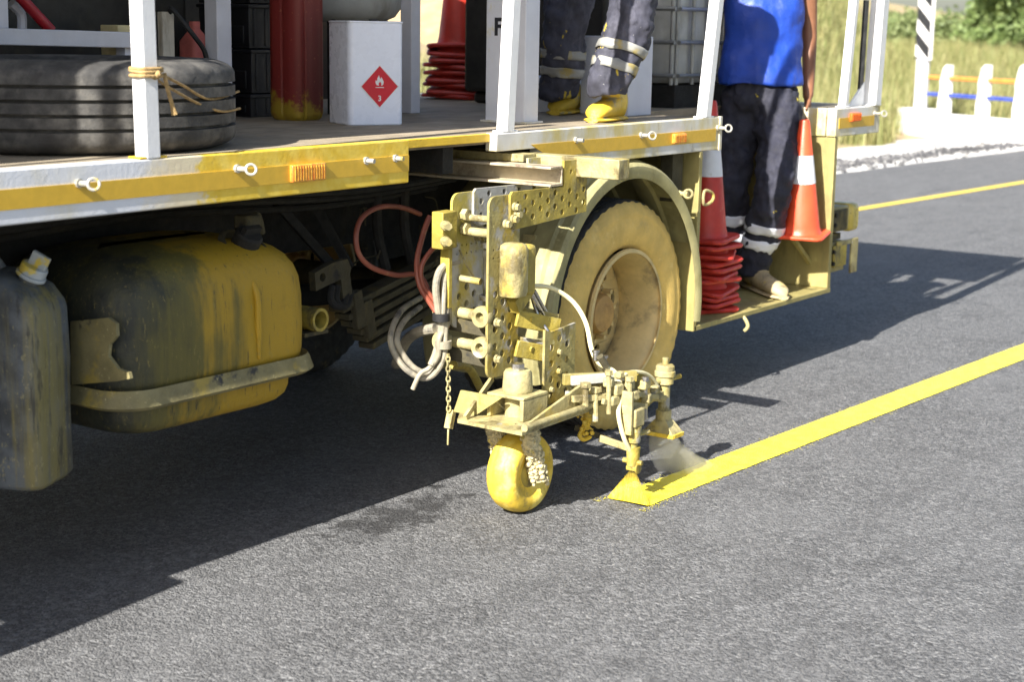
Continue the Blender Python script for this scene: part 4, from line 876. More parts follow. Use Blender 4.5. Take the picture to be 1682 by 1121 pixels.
# paint gun (near) and bead gun (behind it)
q = Py(1041, 690, -.572); g = gun('paint_gun', q, 0); x, y = q.x, q.y
obj('gun_body', B().bx(x-.032, x+.032, y-.028, y+.028, .285, .352), m_rigpale, g, .006)
obj('gun_valve', B().cyl((x, y, .225), (x, y, .285), .026, .030, n=18).cyl((x+.0, y, .25), (x+.075, y-.02, .252), .009, n=10).cyl((x, y, .205), (x, y, .226), .017, n=12), m_rig, g)
obj('gun_barrel', B().cyl((x+.003, y, .135), (x+.003, y, .206), .022, .026, n=18).cyl((x+.003, y-.04, .15), (x+.003, y+.04, .15), .009, n=8), m_rigy, g)
obj('gun_tip', B().bx(x-.014, x+.02, y-.02, y+.02, .118, .135).cyl((x+.003, y-.026, .128), (x+.003, y-.019, .128), .021, n=16), m_rigy, g, .004)
obj('gun_bracket', B().bx(x-.05, x-.035, y-.02, y+.03, .26, .42), m_rigpale, g, .003)
TIP = Vector((x+.003, y, .118))
q = Py(1091, 650, -.50); g = gun('bead_gun', q, 0); x, y = q.x, q.y
obj('gun_body', B().lathe([(.0, .475), (.012, .474), (.013, .450), (.030, .448), (.036, .442), (.036, .425), (.040, .422), (.040, .405), (.034, .40), (.034, .375), (0, .375)], (x, y, 0), 'z', 24), m_rigpale, g)
obj('gun_valve', B().cyl((x, y, .27), (x, y, .376), .022, n=16).cyl((x-.05, y+.01, .385), (x+.08, y-.02, .392), .010, n=10), m_rig, g)
obj('gun_bracket', B().bar((x-.15, y+.0, .335), (x, y, .335), .02, .03), m_rigpale, g, .003)
obj('gun_collar', B().cyl((x, y, .235), (x, y, .271), .030, n=18), m_rigpale, g)
b = B(); V = []
for z, w0, d0 in ((.236, .024, .024), (.205, .050, .034), (.185, .066, .040), (.178, .066, .040)): V += [(x-d0, y-w0, z), (x+d0, y-w0, z), (x+d0, y+w0, z), (x-d0, y+w0, z)]
b.add(V, [(i*4+j, i*4+(j+1) % 4, i*4+4+(j+1) % 4, i*4+4+j) for i in range(3) for j in range(4)]+[(0, 1, 2, 3)]); obj('bead_nozzle', b, m_rigpale, g)
b = B(); b.bx(x-.043, x-.036, y-.069, y+.069, .172, .188).bx(x+.036, x+.043, y-.069, y+.069, .172, .188).bx(x-.0355, x+.0355, y-.070, y-.063, .172, .188).bx(x-.0355, x+.0355, y+.063, y+.070, .172, .188); obj('nozzle_lip', b, m_wyel, g, .002)
BEAD = Vector((x, y, .176))
# paint fan and falling beads
def volume(name, b, col, dens, label, cat, nscale=18):
    k = NT(name+'_air'); k.t.nodes.remove(k.bs); v = k.n('ShaderNodeVolumePrincipled'); v.inputs['Color'].default_value = (*col, 1)
    k.L(k.math('MULTIPLY', k.ramp(k.noise(nscale, 4, .6, (1, 1, .45)), .30, .68, .25, 1.0), dens), v.inputs['Density']); v.inputs['Anisotropy'].default_value = .2
    k.L(v.outputs[0], k.out.inputs['Volume']); o = obj(name, b, k.m, smooth=True); o['kind'] = 'stuff'; tag(o, label, cat); return o
b = B(); V = []
for t in (0, .35, .7, 1.0):
    for sx, sy in ((-1, -1), (1, -1), (1, 1), (-1, 1)):
        wy = .008+.078*t; wx = .005+.002*t; c = Vector((TIP.x+(4.862-TIP.x)*t, TIP.y+(-.572-TIP.y)*t, TIP.z*(1-t)+.0065*t)); V.append((c.x+sx*wx, c.y+sy*wy, c.z))
b.add(V, [(0, 1, 2, 3), (15, 14, 13, 12)]+[(i*4+j, i*4+(j+1) % 4, i*4+4+(j+1) % 4, i*4+4+j) for i in range(3) for j in range(4)])
k = NT('wet_paint_fan'); k.set('Base Color', k.mix(k.ramp(k.noise(90, 4, .6, (1, 1, .3)), .35, .7), (.72, .50, .02), (.86, .70, .08))); k.set('Roughness', .5); xx, yy, zz = k.xyz(); k.set('Alpha', k.math('MULTIPLY', k.ramp(k.noise(150, 4, .65, (1, 1, .12)), .32, .60, .45, 1.0), k.ramp(zz, .115, .010, .14, .62))); k.bump(k.noise(60, 3, .6, (1, 1, .2)), .006)
o = obj('paint_spray', b, k.m); o['kind'] = 'stuff'; tag(o, 'yellow fan of wet paint sprayed from the near gun onto the line', 'paint spray')
b = B(); V = []; n = 14
for t in (0, .3, .65, 1.0):
    for k in range(n):
        a = 2*PI*k/n; rx = .036+.11*t; ry = .055+.05*t; V.append((BEAD.x+.12*t*t+.06*t+rx*math.cos(a), BEAD.y+.0*t+ry*math.sin(a), BEAD.z*(1-t)+.008*t))
b.add(V, [tuple(range(n)), tuple(range(4*n-1, 3*n-1, -1))]+[(i*n+j, i*n+(j+1) % n, i*n+n+(j+1) % n, i*n+n+j) for i in range(3) for j in range(n)])
volume('bead_mist', b, (.95, .93, .88), 8, 'whitish mist of glass beads falling from the rear nozzle', 'mist', 22)
# ------------------------------------------------------------------ things carried on the truck
# spare tyre lying flat
pr, mod, n = tyre_mesh(.27, .5, .285, 150)
b = B().lathe(pr, (0, 0, .138), 'z', n, mod)
o = obj('spare_tyre', b, m_tyre, ang=45); o.location = (3.385, .622, DZ); tag(o, 'worn black spare tyre lying flat on the deck behind the leftmost post', 'tyre')
# jerry can
jc = thing('jerry_can', 'dirty grey plastic jerry can with a pale cap hanging below the deck edge', 'jerry can', (2.865, .285, .372))
jc.rotation_euler.z = math.radians(-66); jc.scale = (1.09, 1.09, 1.09)
ROOT[jc.name] = Matrix.Identity(4)
def jl(i, z, cut=0): return (-.15+i, .11-i, -.105+i, .105-i, .035, z)
lv = [jl(.03, 0), jl(.012, .006), jl(0, .022), jl(0, .20), jl(-.003, .33), (-.15, .11, -.105, .105, .035, .47), (-.15, .105, -.103, .103, .035, .49), (-.15, .075, -.10, .10, .034, .530), (-.147, .02, -.09, .09, .034, .562), (-.14, -.02, -.07, .07, .03, .572)]
obj('body', stack(lv, 6), m_jerry, jc, ang=50)
b = B(); q = Vector((.038, -.0, .535)); tl = Matrix.Rotation(math.radians(28), 3, 'Y')
c1 = B().cyl((0, 0, -.03), (0, 0, .035), .028, n=18); c1.v = [tuple(q+tl@Vector(v)) for v in c1.v]; obj('neck', c1, m_jerry, jc)
c2 = B().cyl((0, 0, .026), (0, 0, .036), .040, n=20).cyl((0, 0, .036), (0, 0, .060), .036, n=12); c2.box((0.004, 0, .076), (.05, .014, .04)); c2.v = [tuple(q+tl@Vector(v)) for v in c2.v]; obj('cap', c2, M('pale_blue_cap', (.40, .44, .46), .5, layers=[((.62, .48, .08), 18, .5, .6, (1, 1, 1))]), jc, .002)
obj('handle', B().tube([(-.13, 0, .55), (-.12, 0, .60), (-.06, 0, .605), (-.03, 0, .575)], .014, 10), m_jerry, jc)
obj('hanging_cord', B().tube([(-.1, 0, .60), (-.1, .05, .66), (-.1, .06, .735)], .006, 6), m_rope, jc)
# rope round the post
rp = thing('tie_rope', 'tan rope knotted round the leftmost white post and tied to the spare tyre', 'rope', (3.13, .02, 1.62))
c0 = Py(240, 118, .026)
for i in range(3):
    z = c0.z+.010*(i-1); w_ = .031; t = .004*(i % 2)
    obj('rope_wrap', B().tube([(c0.x-w_, .026-w_, z), (c0.x+w_, .026-w_, z+t), (c0.x+w_, .026+w_, z), (c0.x-w_, .026+w_, z+t)], .0055, 7, sub=4, closed=True), m_rope, rp)
obj('rope_tail', B().tube([Py(252, 122, -.01), Py(268, 124, .04), Py(300, 140, .10), Py(345, 163, .145), Py(392, 150, .30)], .0042, 6), m_rope, rp)
obj('rope_tail', B().tube([Py(250, 126, -.01), Py(282, 146, .06), Py(330, 172, .13), Py(366, 183, .16), Py(394, 178, .30)], .0042, 6), m_rope, rp)
obj('rope_end', B().tube([Py(270, 120, .0), Py(275, 145, .0), Py(282, 170, .01), Py(287, 188, .01)], [.006, .006, .006, .010], 7), m_rope, rp)
obj('rope_knot', B().ball(Py(258, 122, -.012), .013, 8, 6), m_rope, rp)
# solvent can with a flammable diamond
ct = thing('solvent_can', 'square white tin can with a red flammable diamond on the deck', 'can', (4.955, .765, DZ)); ROOT[ct.name] = Matrix.Identity(4)
ct.rotation_euler.z = math.radians(-27)
hw = .116; lv = [(-hw+.004, hw-.004, -hw+.004, hw-.004, .022, 0), (-hw, hw, -hw, hw, .024, .004), (-hw, hw, -hw, hw, .024, .396), (-hw-.003, hw+.003, -hw-.003, hw+.003, .026, .399), (-hw-.003, hw+.003, -hw-.003, hw+.003, .026, .404), (-hw+.004, hw-.004, -hw+.004, hw-.004, .022, .405)]
obj('can_body', stack(lv, 6), m_can, ct)
obj('screw_cap', B().cyl((.06, .06, .405), (.06, .06, .412), .02, n=14), m_black, ct)
m_hz = M('hazard_red', (.62, .012, .03), .4, var=.05)
lab = obj('hazard_label', B().extrude([(.012, .152-.085), (.012+.082, .152), (.012, .152+.085), (.012-.082, .152)], 'y', -hw-.0016, -hw+.0005), m_signw, ct, smooth=False)
obj('diamond', B().extrude([(.012, .152-.080), (.012+.077, .152), (.012, .152+.080), (.012-.077, .152)], 'y', -hw-.0024, -hw-.0012), m_hz, lab, smooth=False)
fl = [(-.014, .158), (-.019, .168), (-.017, .178), (-.012, .172), (-.010, .184), (-.003, .197), (-.001, .186), (.004, .181), (.006, .190), (.012, .180), (.017, .170), (.014, .159), (.006, .155), (.007, .163), (.001, .172), (-.005, .164), (-.004, .156)]
obj('flame', B().extrude([(x+.012, z) for x, z in fl], 'y', -hw-.0032, -hw-.0022), m_signw, lab, smooth=False)
obj('flame_bar', B().bx(.012-.018, .012+.018, -hw-.0032, -hw-.0022, .147, .150), m_signw, lab, smooth=False)
tm = text_mesh('3', .030, .0004, .0006); tm.transform(Matrix.Translation((.004, -hw-.003, .096)) @ Matrix.Rotation(PI/2, 4, 'X')); link(tm, 'class_number', m_signw, lab)
# red ribbed container, black crates
def red_stained():
    k = NT('paint_dipped_red'); x, y, z = k.xyz(); c = k.mix(k.ramp(k.noise(4, 5, .6, (1, 1, .2)), .4, .7), (.19, .022, .018), (.11, .015, .013))
    e = k.math('ADD', z, k.math('MULTIPLY', k.math('SUBTRACT', k.noise(9, 5, .7), .5), .35)); c = k.mix(k.ramp(e, .09, .04, 0, .9), c, (.34, .24, .02))
    c = k.mix(k.ramp(k.noise(60, 4), .64, .7, 0, .6), c, (.36, .12, .06)); k.set('Base Color', c); k.set('Roughness', .42); k.bump(k.noise(40, 4), .001); return k.m
b = B(); pr_ = [(.0, 0), (.072, .0), (.084, .012), (.088, .03), (.088, .60), (.09, .61), (.09, .62), (.075, .63), (0, .63)]
def flute(j, k, r, h): return (r-(.006 if (k % 16) in (0, 1) and 1 < j < 5 else 0), h)
b.lathe(pr_, (0, 0, 0), 'z', 96, flute); b.v = [(q[0]*g_, q[1]*g_, q[2]) for q in b.v for g_ in [1+.22*math.sin(2*math.atan2(q[1], q[0]))**2]]; p = Pz(497, 197, DZ); o = obj('ribbed_container', b, red_stained()); o.location = (p.x, p.y+.03, DZ); tag(o, 'tall dark red ribbed plastic container with yellow paint at its foot', 'container')
cz = DZ; q = Py(452, 180, 1.50); q.x -= .14
for i, (h, lab_) in enumerate(((.10, 'shallow black tray at the bottom of the crate stack'), (.185, 'black plastic crate second from the bottom of the crate stack'), (.185, 'black plastic crate third from the bottom of the crate stack'), (.185, 'topmost black plastic crate in the stack left of the red container'))):
    b = B().bx(-.16, .16, -.15, .15, 0, h-.006).bx(-.168, .168, -.158, .158, h-.02, h-.004)
    for k in range(5): x = -.13+.065*k; b.bx(x-.006, x+.006, -.1545, -.149, .01, h-.021)
    b.bx(-.164, -.158, -.12, .12, .02, h*.5)
    o = obj('plastic_crate', b, m_black, bevel=.004); o.location = (q.x, q.y, cz); o.rotation_euler.z = (.0, .02, -.015, .01)[i]; cz += h; tag(o, lab_, 'crate', 'stacked black crates')
# paint machine at the back
pm = thing('paint_machine', 'dark paint machine with a pale sill bar behind the spare tyre', 'machine', (4.0, 1.8, DZ))
obj('machine_backing', B().bx(3.2, 4.75, 1.55, 2.30, DZ, 2.5), m_backing, pm, .03)  # dark block added as backing for the dark deck interior
obj('machine_base', B().bx(3.1, 4.85, 1.42, 2.32, DZ, 1.40), m_backing, pm, .01)
obj('sill_bar', B().bar(Py(-60, 58, 1.30), Py(232, 66, 1.20), .06, .058), m_lav, pm, .004)
obj('sill_leg', B().bar(Py(-6, -60, 1.34), Py(-3, 50, 1.34), .05, .05, (1, 0, 0)), m_lav, pm)
obj('red_pipe', B().cyl(Py(10, -30, 1.36), Py(84, 50, 1.33), .020, n=12), m_redpipe, pm)
obj('white_tap', B().tube([Py(18, 5, 1.4), Py(34, 22, 1.4), Py(36, 48, 1.4)], .018, 8), m_lav, pm)
obj('sill_leg', B().bx(4.10, 4.15, 1.20, 1.25, DZ, 1.62), m_lav, pm)
p = Py(205, 52, 1.30); solo('cream_block', B().box((p.x, 1.33, p.z+.0), (.10, .10, .05)).bx(p.x-.05, p.x+.05, 1.28, 1.38, DZ, p.z-.0255), m_creamb, (p.x, 1.33, DZ), 'cream coloured block on the deck left of the grey plank', 'block', bevel=.004)
p = Py(277, 50, 1.28); solo('timber_plank', B().bx(p.x-.03, p.x+.03, 1.28, 1.31, DZ, 1.735), m_wood, (p.x, 1.29, DZ), 'pale grey timber plank standing upright behind the tyre', 'plank', bevel=.003)
p = Py(320, 60, 1.45); solo('red_cap_bottle', stack([(p.x-.05, p.x+.05, 1.40, 1.50, .02, DZ), (p.x-.05, p.x+.05, 1.40, 1.50, .02, 1.62), (p.x-.02, p.x+.02, 1.43, 1.47, .015, 1.67), (p.x-.02, p.x+.02, 1.43, 1.47, .015, 1.70)], 4), m_pink, (p.x, 1.45, DZ), 'small faded red bottle behind the timber plank', 'bottle')
solo('black_cable', B().tube([Py(279, 20, 1.285), Py(282, 14, 1.26), Py(300, 35, 1.24), Py(318, 58, 1.22), Py(334, 80, 1.22), Py(340, 100, 1.22)], .010, 8), m_rubbermat, Py(338, 95, 1.22), 'black cable hanging diagonally in front of the faded red bottle', 'cable')
# grey tank behind the can
gt = thing('grey_tank', 'grey plastic tank with a rounded foot standing behind the white can', 'tank', (5.55, 1.5, DZ))
obj('tank_body', B().lathe([(0, .40), (.20, .40), (.26, .425), (.285, .46), (.29, .50), (.29, 1.2), (.25, 1.28), (0, 1.32)], (5.52, 1.42, DZ), 'z', 48), m_greyt, gt)
for a in (.6, 2.2, 3.8, 5.4): obj('tank_leg', B().bar((5.52+.2*math.cos(a), 1.42+.2*math.sin(a), DZ), (5.52+.2*math.cos(a), 1.42+.2*math.sin(a), DZ+.41), .04, .04, (1, 0, 0)), m_dark, gt)
# white column with lettering
wc = thing('white_column', 'white steel column cabinet with black letters on the deck edge', 'column', (5.48, .43, DZ))
obj('column_body', B().bx(5.435, 5.535, .325, .525, DZ, 2.9), M('white_column_paint', (.66, .68, .74), .4, var=.04, layers=[((.62, .56, .22), 5, .66, .76, (1, 1, .5)), ((.3, .27, .2), 30, .72, .82, (1, 1, .4))]), wc, .004)
p = Px(811, 57, 5.4335); tm = text_mesh('FE', .098, .0008, .003)
tm.transform(Matrix.Translation((5.4335, p.y, p.z)) @ Matrix(((0, 0, -1, 0), (-1, 0, 0, 0), (0, 1, 0, 0), (0, 0, 0, 1)))); link(tm, 'lettering', m_signk, wc)
obj('column_foot', B().bx(5.42, 5.55, .31, .54, DZ+.0005, DZ+.010), m_white, wc, .002)
# white box and low box
solo('white_box', B().bx(6.30, 6.505, .36, .62, DZ, 1.665), M('white_board', (.62, .64, .72), .45, var=.04, layers=[((.6, .5, .15), 6, .70, .78, (1, 1, 1))]), (6.42, .49, DZ), 'tall white box behind the trouser leg near the deck notch', 'box', bevel=.004)
solo('white_box', B().bx(6.22, 6.60, .80, 1.0, DZ, 1.47), MATS['white_board'], (6.4, .9, DZ), 'low white box between the two shoes at the back of the deck', 'box', bevel=.004)
# caged liquid tote
ib = thing('caged_tote', 'milky caged liquid tote standing at the rear of the deck', 'tote', (7.45, 1.25, DZ))
obj('tote_bottle', stack([(7.18, 7.92, .66, 1.60, .1, 1.43), (7.15, 7.95, .63, 1.63, .1, 1.48), (7.15, 7.95, .63, 1.63, .1, 2.3), (7.25, 7.85, .73, 1.53, .1, 2.4)], 5), m_ibc, ib, ang=50)
obj('tote_pallet', B().bx(7.13, 7.97, .60, 1.65, DZ, 1.42), m_dark, ib)
for i in range(6): x = 7.15+i*.16; obj('cage_bar', B().cyl((x, .605, 1.425), (x, .605, 2.35), .011, n=8), m_galv, ib)
for i in range(6): z = 1.47+i*.165; obj('cage_bar', B().cyl((7.13, .582, z), (7.97, .582, z), .011, n=8), m_galv, ib)
for i in range(5): y = .62+i*.24; obj('cage_bar', B().cyl((7.125, y, 1.425), (7.125, y, 2.35), .011, n=8), m_galv, ib)
for i in range(6): z = 1.47+i*.165; obj('cage_bar', B().cyl((7.102, .59, z+.0), (7.102, 1.64, z), .011, n=8), m_galv, ib)
solo('backdrop', B().bx(6.72, 7.05, .76, 1.62, DZ+.06, 2.2).bx(6.75, 7.02, .80, 1.58, DZ, DZ+.0599), m_backing, (6.9, 1.2, DZ), 'added dark boxy generator behind the worker in stained trousers', 'backdrop', bevel=.02)  # made-up dark block filling the dark background behind the leg

# ------------------------------------------------------------------ traffic cones
def cone_meshes():
    def wavy(b, a):
        b.v = [(x, y, z+a*(math.sin(9*x+3*y)+math.cos(11*y))*min(1, (math.hypot(x, y)/.13)**2)) for x, y, z in b.v]; return b
    n = 5; lv = []; b = B(); V = []; K = []
    for r_, z in ((.075, .017), (.10, .017), (.125, .016), (.146, .015), (.152, .008), (.148, 0.0), (.12, .001), (.075, .002)): V += rr_loop(-r_, r_, -r_, r_, r_*.32, z, n)
    k = 4*(n+1); b.add(V, [(i*k+j, i*k+(j+1) % k, (i+1)*k+(j+1) % k, (i+1)*k+j) for i in range(7) for j in range(k)])
    base = mesh_of(wavy(b, .0045), 'base')
    body = mesh_of(B().lathe([(.120, .012), (.108, .030), (.101, .06), (.028, .70), (.022, .712), (.018, .712), (.016, .70)], (0, 0, 0), 'z', 32), 'body')
    rad = lambda z: .101+(.028-.101)*(z-.06)/.64
    bandm = mesh_of(B().lathe([(rad(z)+.0016, z) for z in (.33, .40, .50)], (0, 0, 0), 'z', 32), 'reflective_band')
    return base, body, bandm
cb, cbd, cbn = cone_meshes()
def cone(loc, rz, label, m, tilt=(0, 0), group='traffic cones carried on the truck', sc=1.0):
    t = thing('traffic_cone', label, 'cone', (0, 0, 0), group); t.location = loc; t.rotation_euler = (tilt[0], tilt[1], rz); t.scale = (sc,)*3; ROOT[t.name] = Matrix.Identity(4)
    for me, nm, mm in ((cb, 'base', m), (cbd, 'body', m), (cbn, 'reflective_band', m_refl)):
        o = bpy.data.objects.new(nm, me); C.objects.link(o); o.parent = t
        if not me.materials: me.materials.append(mm)
        if nm == 'base': o.rotation_euler = (random.gauss(0, .035), random.gauss(0, .035), random.gauss(0, .12)); o.scale = (random.uniform(.93, 1.05), random.uniform(.93, 1.05), 1.25)
        o.material_slots[0].link = 'OBJECT'; o.material_slots[0].material = mm
    return t
ORD = ['bottom', 'second', 'third', 'fourth', 'fifth', 'sixth', 'seventh', 'eighth', 'ninth', 'tenth', 'eleventh']
for i in range(11):
    lab_ = ('topmost red cone of the stack on the rear step' if i == 10 else f'red traffic cone, {ORD[i]} from the bottom of the rear step stack' if i else 'red traffic cone at the very bottom of the rear step stack')
    cone((6.77+random.gauss(0, .001), .19+random.gauss(0, .001), .377+i*.0335), random.gauss(0, .2), lab_, m_cone, (.0, .0), sc=.93)
for i in range(9):
    lab_ = ('topmost red cone of the stack at the far side of the deck' if i == 8 else f'red traffic cone, {ORD[i]} from the bottom of the far deck stack' if i else 'red traffic cone at the very bottom of the far deck stack')
    cone((7.07+random.gauss(0, .001), 1.92+random.gauss(0, .001), DZ+i*.0335), random.gauss(.5, .10), lab_, m_cone, (.0, .0), sc=1.08)
p = Py(1322, 380, .10); p.x = 7.615; kc = cone((p.x, .10, .662), .25, 'single orange cone with a white band beside the blue shirted worker', m_conel, (.0, -.07), sc=1.0); kc.scale = (.96, .96, .84); p.z = .662
obj('cone_shelf', B().bx(p.x-.10, 7.764, .03, .19, p.z-.012, p.z-.002).bar((p.x-.06, .11, p.z-.012), (7.763, .11, p.z-.16), .02, .02), m_olive, truck)

# ------------------------------------------------------------------ people
def loft(b, rings, n=24):
    V = []
    for c, a, d in rings:
        for k in range(n): t = 2*PI*k/n; V.append(c+a*math.cos(t)+d*math.sin(t))
    m_ = len(rings); F_ = [tuple(range(n-1, -1, -1)), tuple((m_-1)*n+k for k in range(n))]
    for i in range(m_-1):
        for k in range(n): F_.append((i*n+k, i*n+(k+1) % n, (i+1)*n+(k+1) % n, (i+1)*n+k))
    return b.add(V, F_)
def remesh(o, vox, smooth=6, folds=None):
    md = o.modifiers.new('remesh', 'REMESH'); md.mode = 'VOXEL'; md.voxel_size = vox; md.use_smooth_shade = True
    s = o.modifiers.new('smooth', 'SMOOTH'); s.factor = .5; s.iterations = smooth
    if folds:
        for i, (sz, st) in enumerate(folds):
            tx = bpy.data.textures.new('folds', 'CLOUDS'); tx.noise_scale = sz; tx.noise_depth = 1
            d = o.modifiers.new('folds', 'DISPLACE'); d.texture = tx; d.strength = st; d.mid_level = .5; d.texture_coords = 'LOCAL'
def leg_path(J, s): return [J['hip'+s], J['kn'+s], J['an'+s]]
def lerp(a, b_, t): return a+(b_-a)*t
def leg_sample(P, R, t):
    k = 0 if t < .5 else 1; u = t*2-k; return lerp(P[k], P[k+1], u), lerp(R[k], R[k+1], u)
def hand(b, wr, d, palm_n, curl=.5, L=.17):
    d = Vector(d).normalized(); n_ = Vector(palm_n).normalized(); s = d.cross(n_).normalized()
    loft(b, [(wr, s*.026, n_*.020), (wr+d*.03, s*.034, n_*.017), (wr+d*.085, s*.042, n_*.015), (wr+d*.095, s*.038, n_*.011)], 14)
    for i, (o, l) in enumerate(((-.030, .068), (-.010, .078), (.010, .073), (.030, .058))):
        p0 = wr+d*.088+s*o; d1 = (d*math.cos(curl*.4)+n_*math.sin(curl*.4)); d2 = d*math.cos(curl)+n_*math.sin(curl); d3 = d*math.cos(curl*1.6)+n_*math.sin(curl*1.6)
        b.tube([p0-d*.02, p0+d1*l*.42, p0+d1*l*.42+d2*l*.33, p0+d1*l*.42+d2*l*.33+d3*l*.28], [.0095, .0090, .0082, .007], 8, sub=3)
    b.tube([wr+d*.02-s*.026, wr+d*.055-s*.048+n_*.012, wr+d*.085-s*.055+n_*.03], [.013, .0105, .008], 8, sub=3)
def shoe(t, heel, toe, m, ank=None, name='shoe', sole=m_rubbermat):
    d = (toe-heel); L = d.length; d.normalize(); s = d.cross(Vector((0, 0, 1))).normalized(); up = Vector((0, 0, 1)); R = []
    for u, w_, hh in ((-.03, .030, .10), (.05, .043, .135), (.24, .046, .140), (.36, .047, .115), (.5, .050, .088), (.66, .053, .076), (.82, .053, .068), (.94, .043, .055), (1, .024, .034)):
        R.append((heel+d*L*u+up*(hh/2+.012), s*w_, up*hh/2))
    b = loft(B(), R, 20)
    if ank is not None: q = heel+d*L*.20; loft(b, [(q+up*.05, s*.046, d*.062), (q+up*.09, s*.044, d*.058), (lerp(q+up*.12, ank+up*.0, .6), s*.044, d*.052), (ank+up*.02, s*.046, d*.052), (ank+up*.035, s*.049, d*.055)], 20)
    o = obj(name, b, m, t, ang=70)
    b = loft(B(), [(heel+d*L*u+up*.010, s*(w_+.003), up*.011) for u, w_ in ((-.045, .030), (.05, .046), (.3, .048), (.6, .054), (.8, .056), (.95, .046), (1.015, .025))], 16); obj('sole', b, m, o)
    b = B()
    for u in (.38, .46, .54): c = heel+d*L*u+up*(.128-.07*(u-.38)*4); b.tube([c-s*.03, c+up*.006, c+s*.03], .004, 6)
    obj('laces', b, m, o)
def person(label, J, mt, ms, shoes, thigh, loc, bands, top):
    t = thing('person', label, 'person', loc)
    fw, sd_ = J['fwd'], J['side']; up = Vector((0, 0, 1)); ch, pv, nk, hd = J['chest'], J['pelvis'], J['neck'], J['head']
    # body: one continuous surface
    b = B(); loft(b, [(pv-up*.08, sd_*.13, fw*.09), (pv, sd_*.155, fw*.10), (lerp(pv, ch, .45), sd_*.135, fw*.095), (ch, sd_*.165, fw*.11), (lerp(ch, nk, .6), sd_*.15, fw*.085), (lerp(ch, nk, .95), sd_*.07, fw*.06)])
    b.tube([lerp(ch, nk, .8), nk, lerp(nk, hd, .5)], [.065, .055, .055], 14)
    loft(b, [(hd-up*.115+fw*.02, sd_*.03, fw*.045), (hd-up*.09+fw*.02, sd_*.055, fw*.065), (hd-up*.03+fw*.008, sd_*.072, fw*.088), (hd+up*.03, sd_*.077, fw*.098), (hd+up*.075-fw*.004, sd_*.070, fw*.088), (hd+up*.11-fw*.006, sd_*.042, fw*.05)])
    b.tube([hd+fw*.085+up*.015, hd+fw*.115-up*.022, hd+fw*.09-up*.032], [.010, .016, .010], 8, sub=3)
    for s_ in (-1, 1): b.ball(hd+sd_*.078*s_-fw*.01, .026, 8, 6, (.5, .9, 1.2)); b.ball(hd+sd_*.032*s_+fw*.085+up*.022, .016, 8, 6)
    b.tube([hd+fw*.088-up*.058-sd_*.022, hd+fw*.096-up*.056, hd+fw*.088-up*.058+sd_*.022], .009, 6, sub=3)
    for s_ in 'LR':
        b.tube([lerp(ch, J['sh'+s_], .55), J['sh'+s_], J['el'+s_], J['wr'+s_]], [.06, .054, .042, .028], 14, sub=5)
        hand(b, J['wr'+s_], J['wr'+s_]-J['el'+s_]+Vector((0, 0, -.08)), J.get('palm'+s_, -sd_ if s_ == 'R' else sd_), .7)
        P = leg_path(J, s_); b.tube([P[0], P[1], lerp(P[1], P[2], .8), P[2]+up*.05], [.08, .055, .042, .038], 14, sub=5)
    o = obj('body', b, m_skin, t); remesh(o, .0075, 4)
    for s_ in (-1, 1):
        e = hd+sd_*.032*s_+fw*.098+up*.022; q = obj('eye', B().ball(e, .0095, 10, 8), m_signw, o); obj('iris', B().ball(e+fw*.0062, .0046, 8, 6), m_signk, q)
    hb_ = loft(B(), [(hd+up*.0-fw*.045, sd_*.078, fw*.066), (hd+up*.045-fw*.02, sd_*.084, fw*.092), (hd+up*.085-fw*.008, sd_*.078, fw*.098), (hd+up*.118-fw*.006, sd_*.052, fw*.062), (hd+up*.128, sd_*.015, fw*.015)]); q = obj('hair', hb_, m_hair, o); remesh(q, .009, 2, [(.02, .008)])
    # trousers
    b = B(); loft(b, [(pv-up*.16, sd_*.10, fw*.09), (pv-up*.10, sd_*.165, fw*.125), (pv-up*.02, sd_*.185, fw*.135), (pv+up*.09, sd_*.172, fw*.122)])
    for s_ in 'LR':
        P = leg_path(J, s_); P2 = [lerp(J['hip'+s_], pv, .25)+up*.03, lerp(P[0], P[1], .3), P[1], lerp(P[1], P[2], .5), P[2]+up*.07, P[2]+up*.012]
        b.tube(P2, [thigh*1.0, thigh*.97, thigh*.80, thigh*.76, thigh*.70, thigh*.64], 20, sub=6)
    tr = obj('trousers', b, mt, t); remesh(tr, .010, 2, [(.11, .045), (.040, .022), (.014, .006)])
    for s_ in 'LR':
        P = leg_path(J, s_)
        for (u0, u1) in bands:
            pts = [lerp(P[1], P[2], u0+(u1-u0)*k/3) for k in range(4)]; bb = B(); bb.tube(pts, [thigh*(.80-.10*u0)+.012]*4, 28, cap=False, spl=False)
            bo_ = obj('reflective_band', bb, m_refl if top else M('dirty_reflective', (.27, .27, .25), .5, layers=[((.3, .24, .08), 12, .5, .62, (1, 1, 1))]), tr)
            sw = bo_.modifiers.new('wrap', 'SHRINKWRAP'); sw.target = tr; sw.wrap_method = 'PROJECT'; sw.use_negative_direction = True; sw.use_positive_direction = True; sw.offset = .004; sw.project_limit = .06
            sw.wrap_method = 'NEAREST_SURFACEPOINT'
            sb = bo_.modifiers.new('solid', 'SOLIDIFY'); sb.thickness = .003; sb.offset = 1
    for s_ in 'LR': shoe(t, J['heel'+s_], J['toe'+s_], shoes[0 if s_ == 'R' else 1], J['an'+s_])
    # shirt
    b = B(); hem = J.get('hem', .02)
    loft(b, [(pv+up*hem, sd_*.225, fw*.160), (pv+up*(hem+.05), sd_*.222, fw*.155), (lerp(pv+up*hem, ch, .5), sd_*.200, fw*.142), (ch, sd_*.215, fw*.150), (lerp(ch, nk, .62), sd_*.185, fw*.115), (lerp(ch, nk, .95), sd_*.085, fw*.075)])
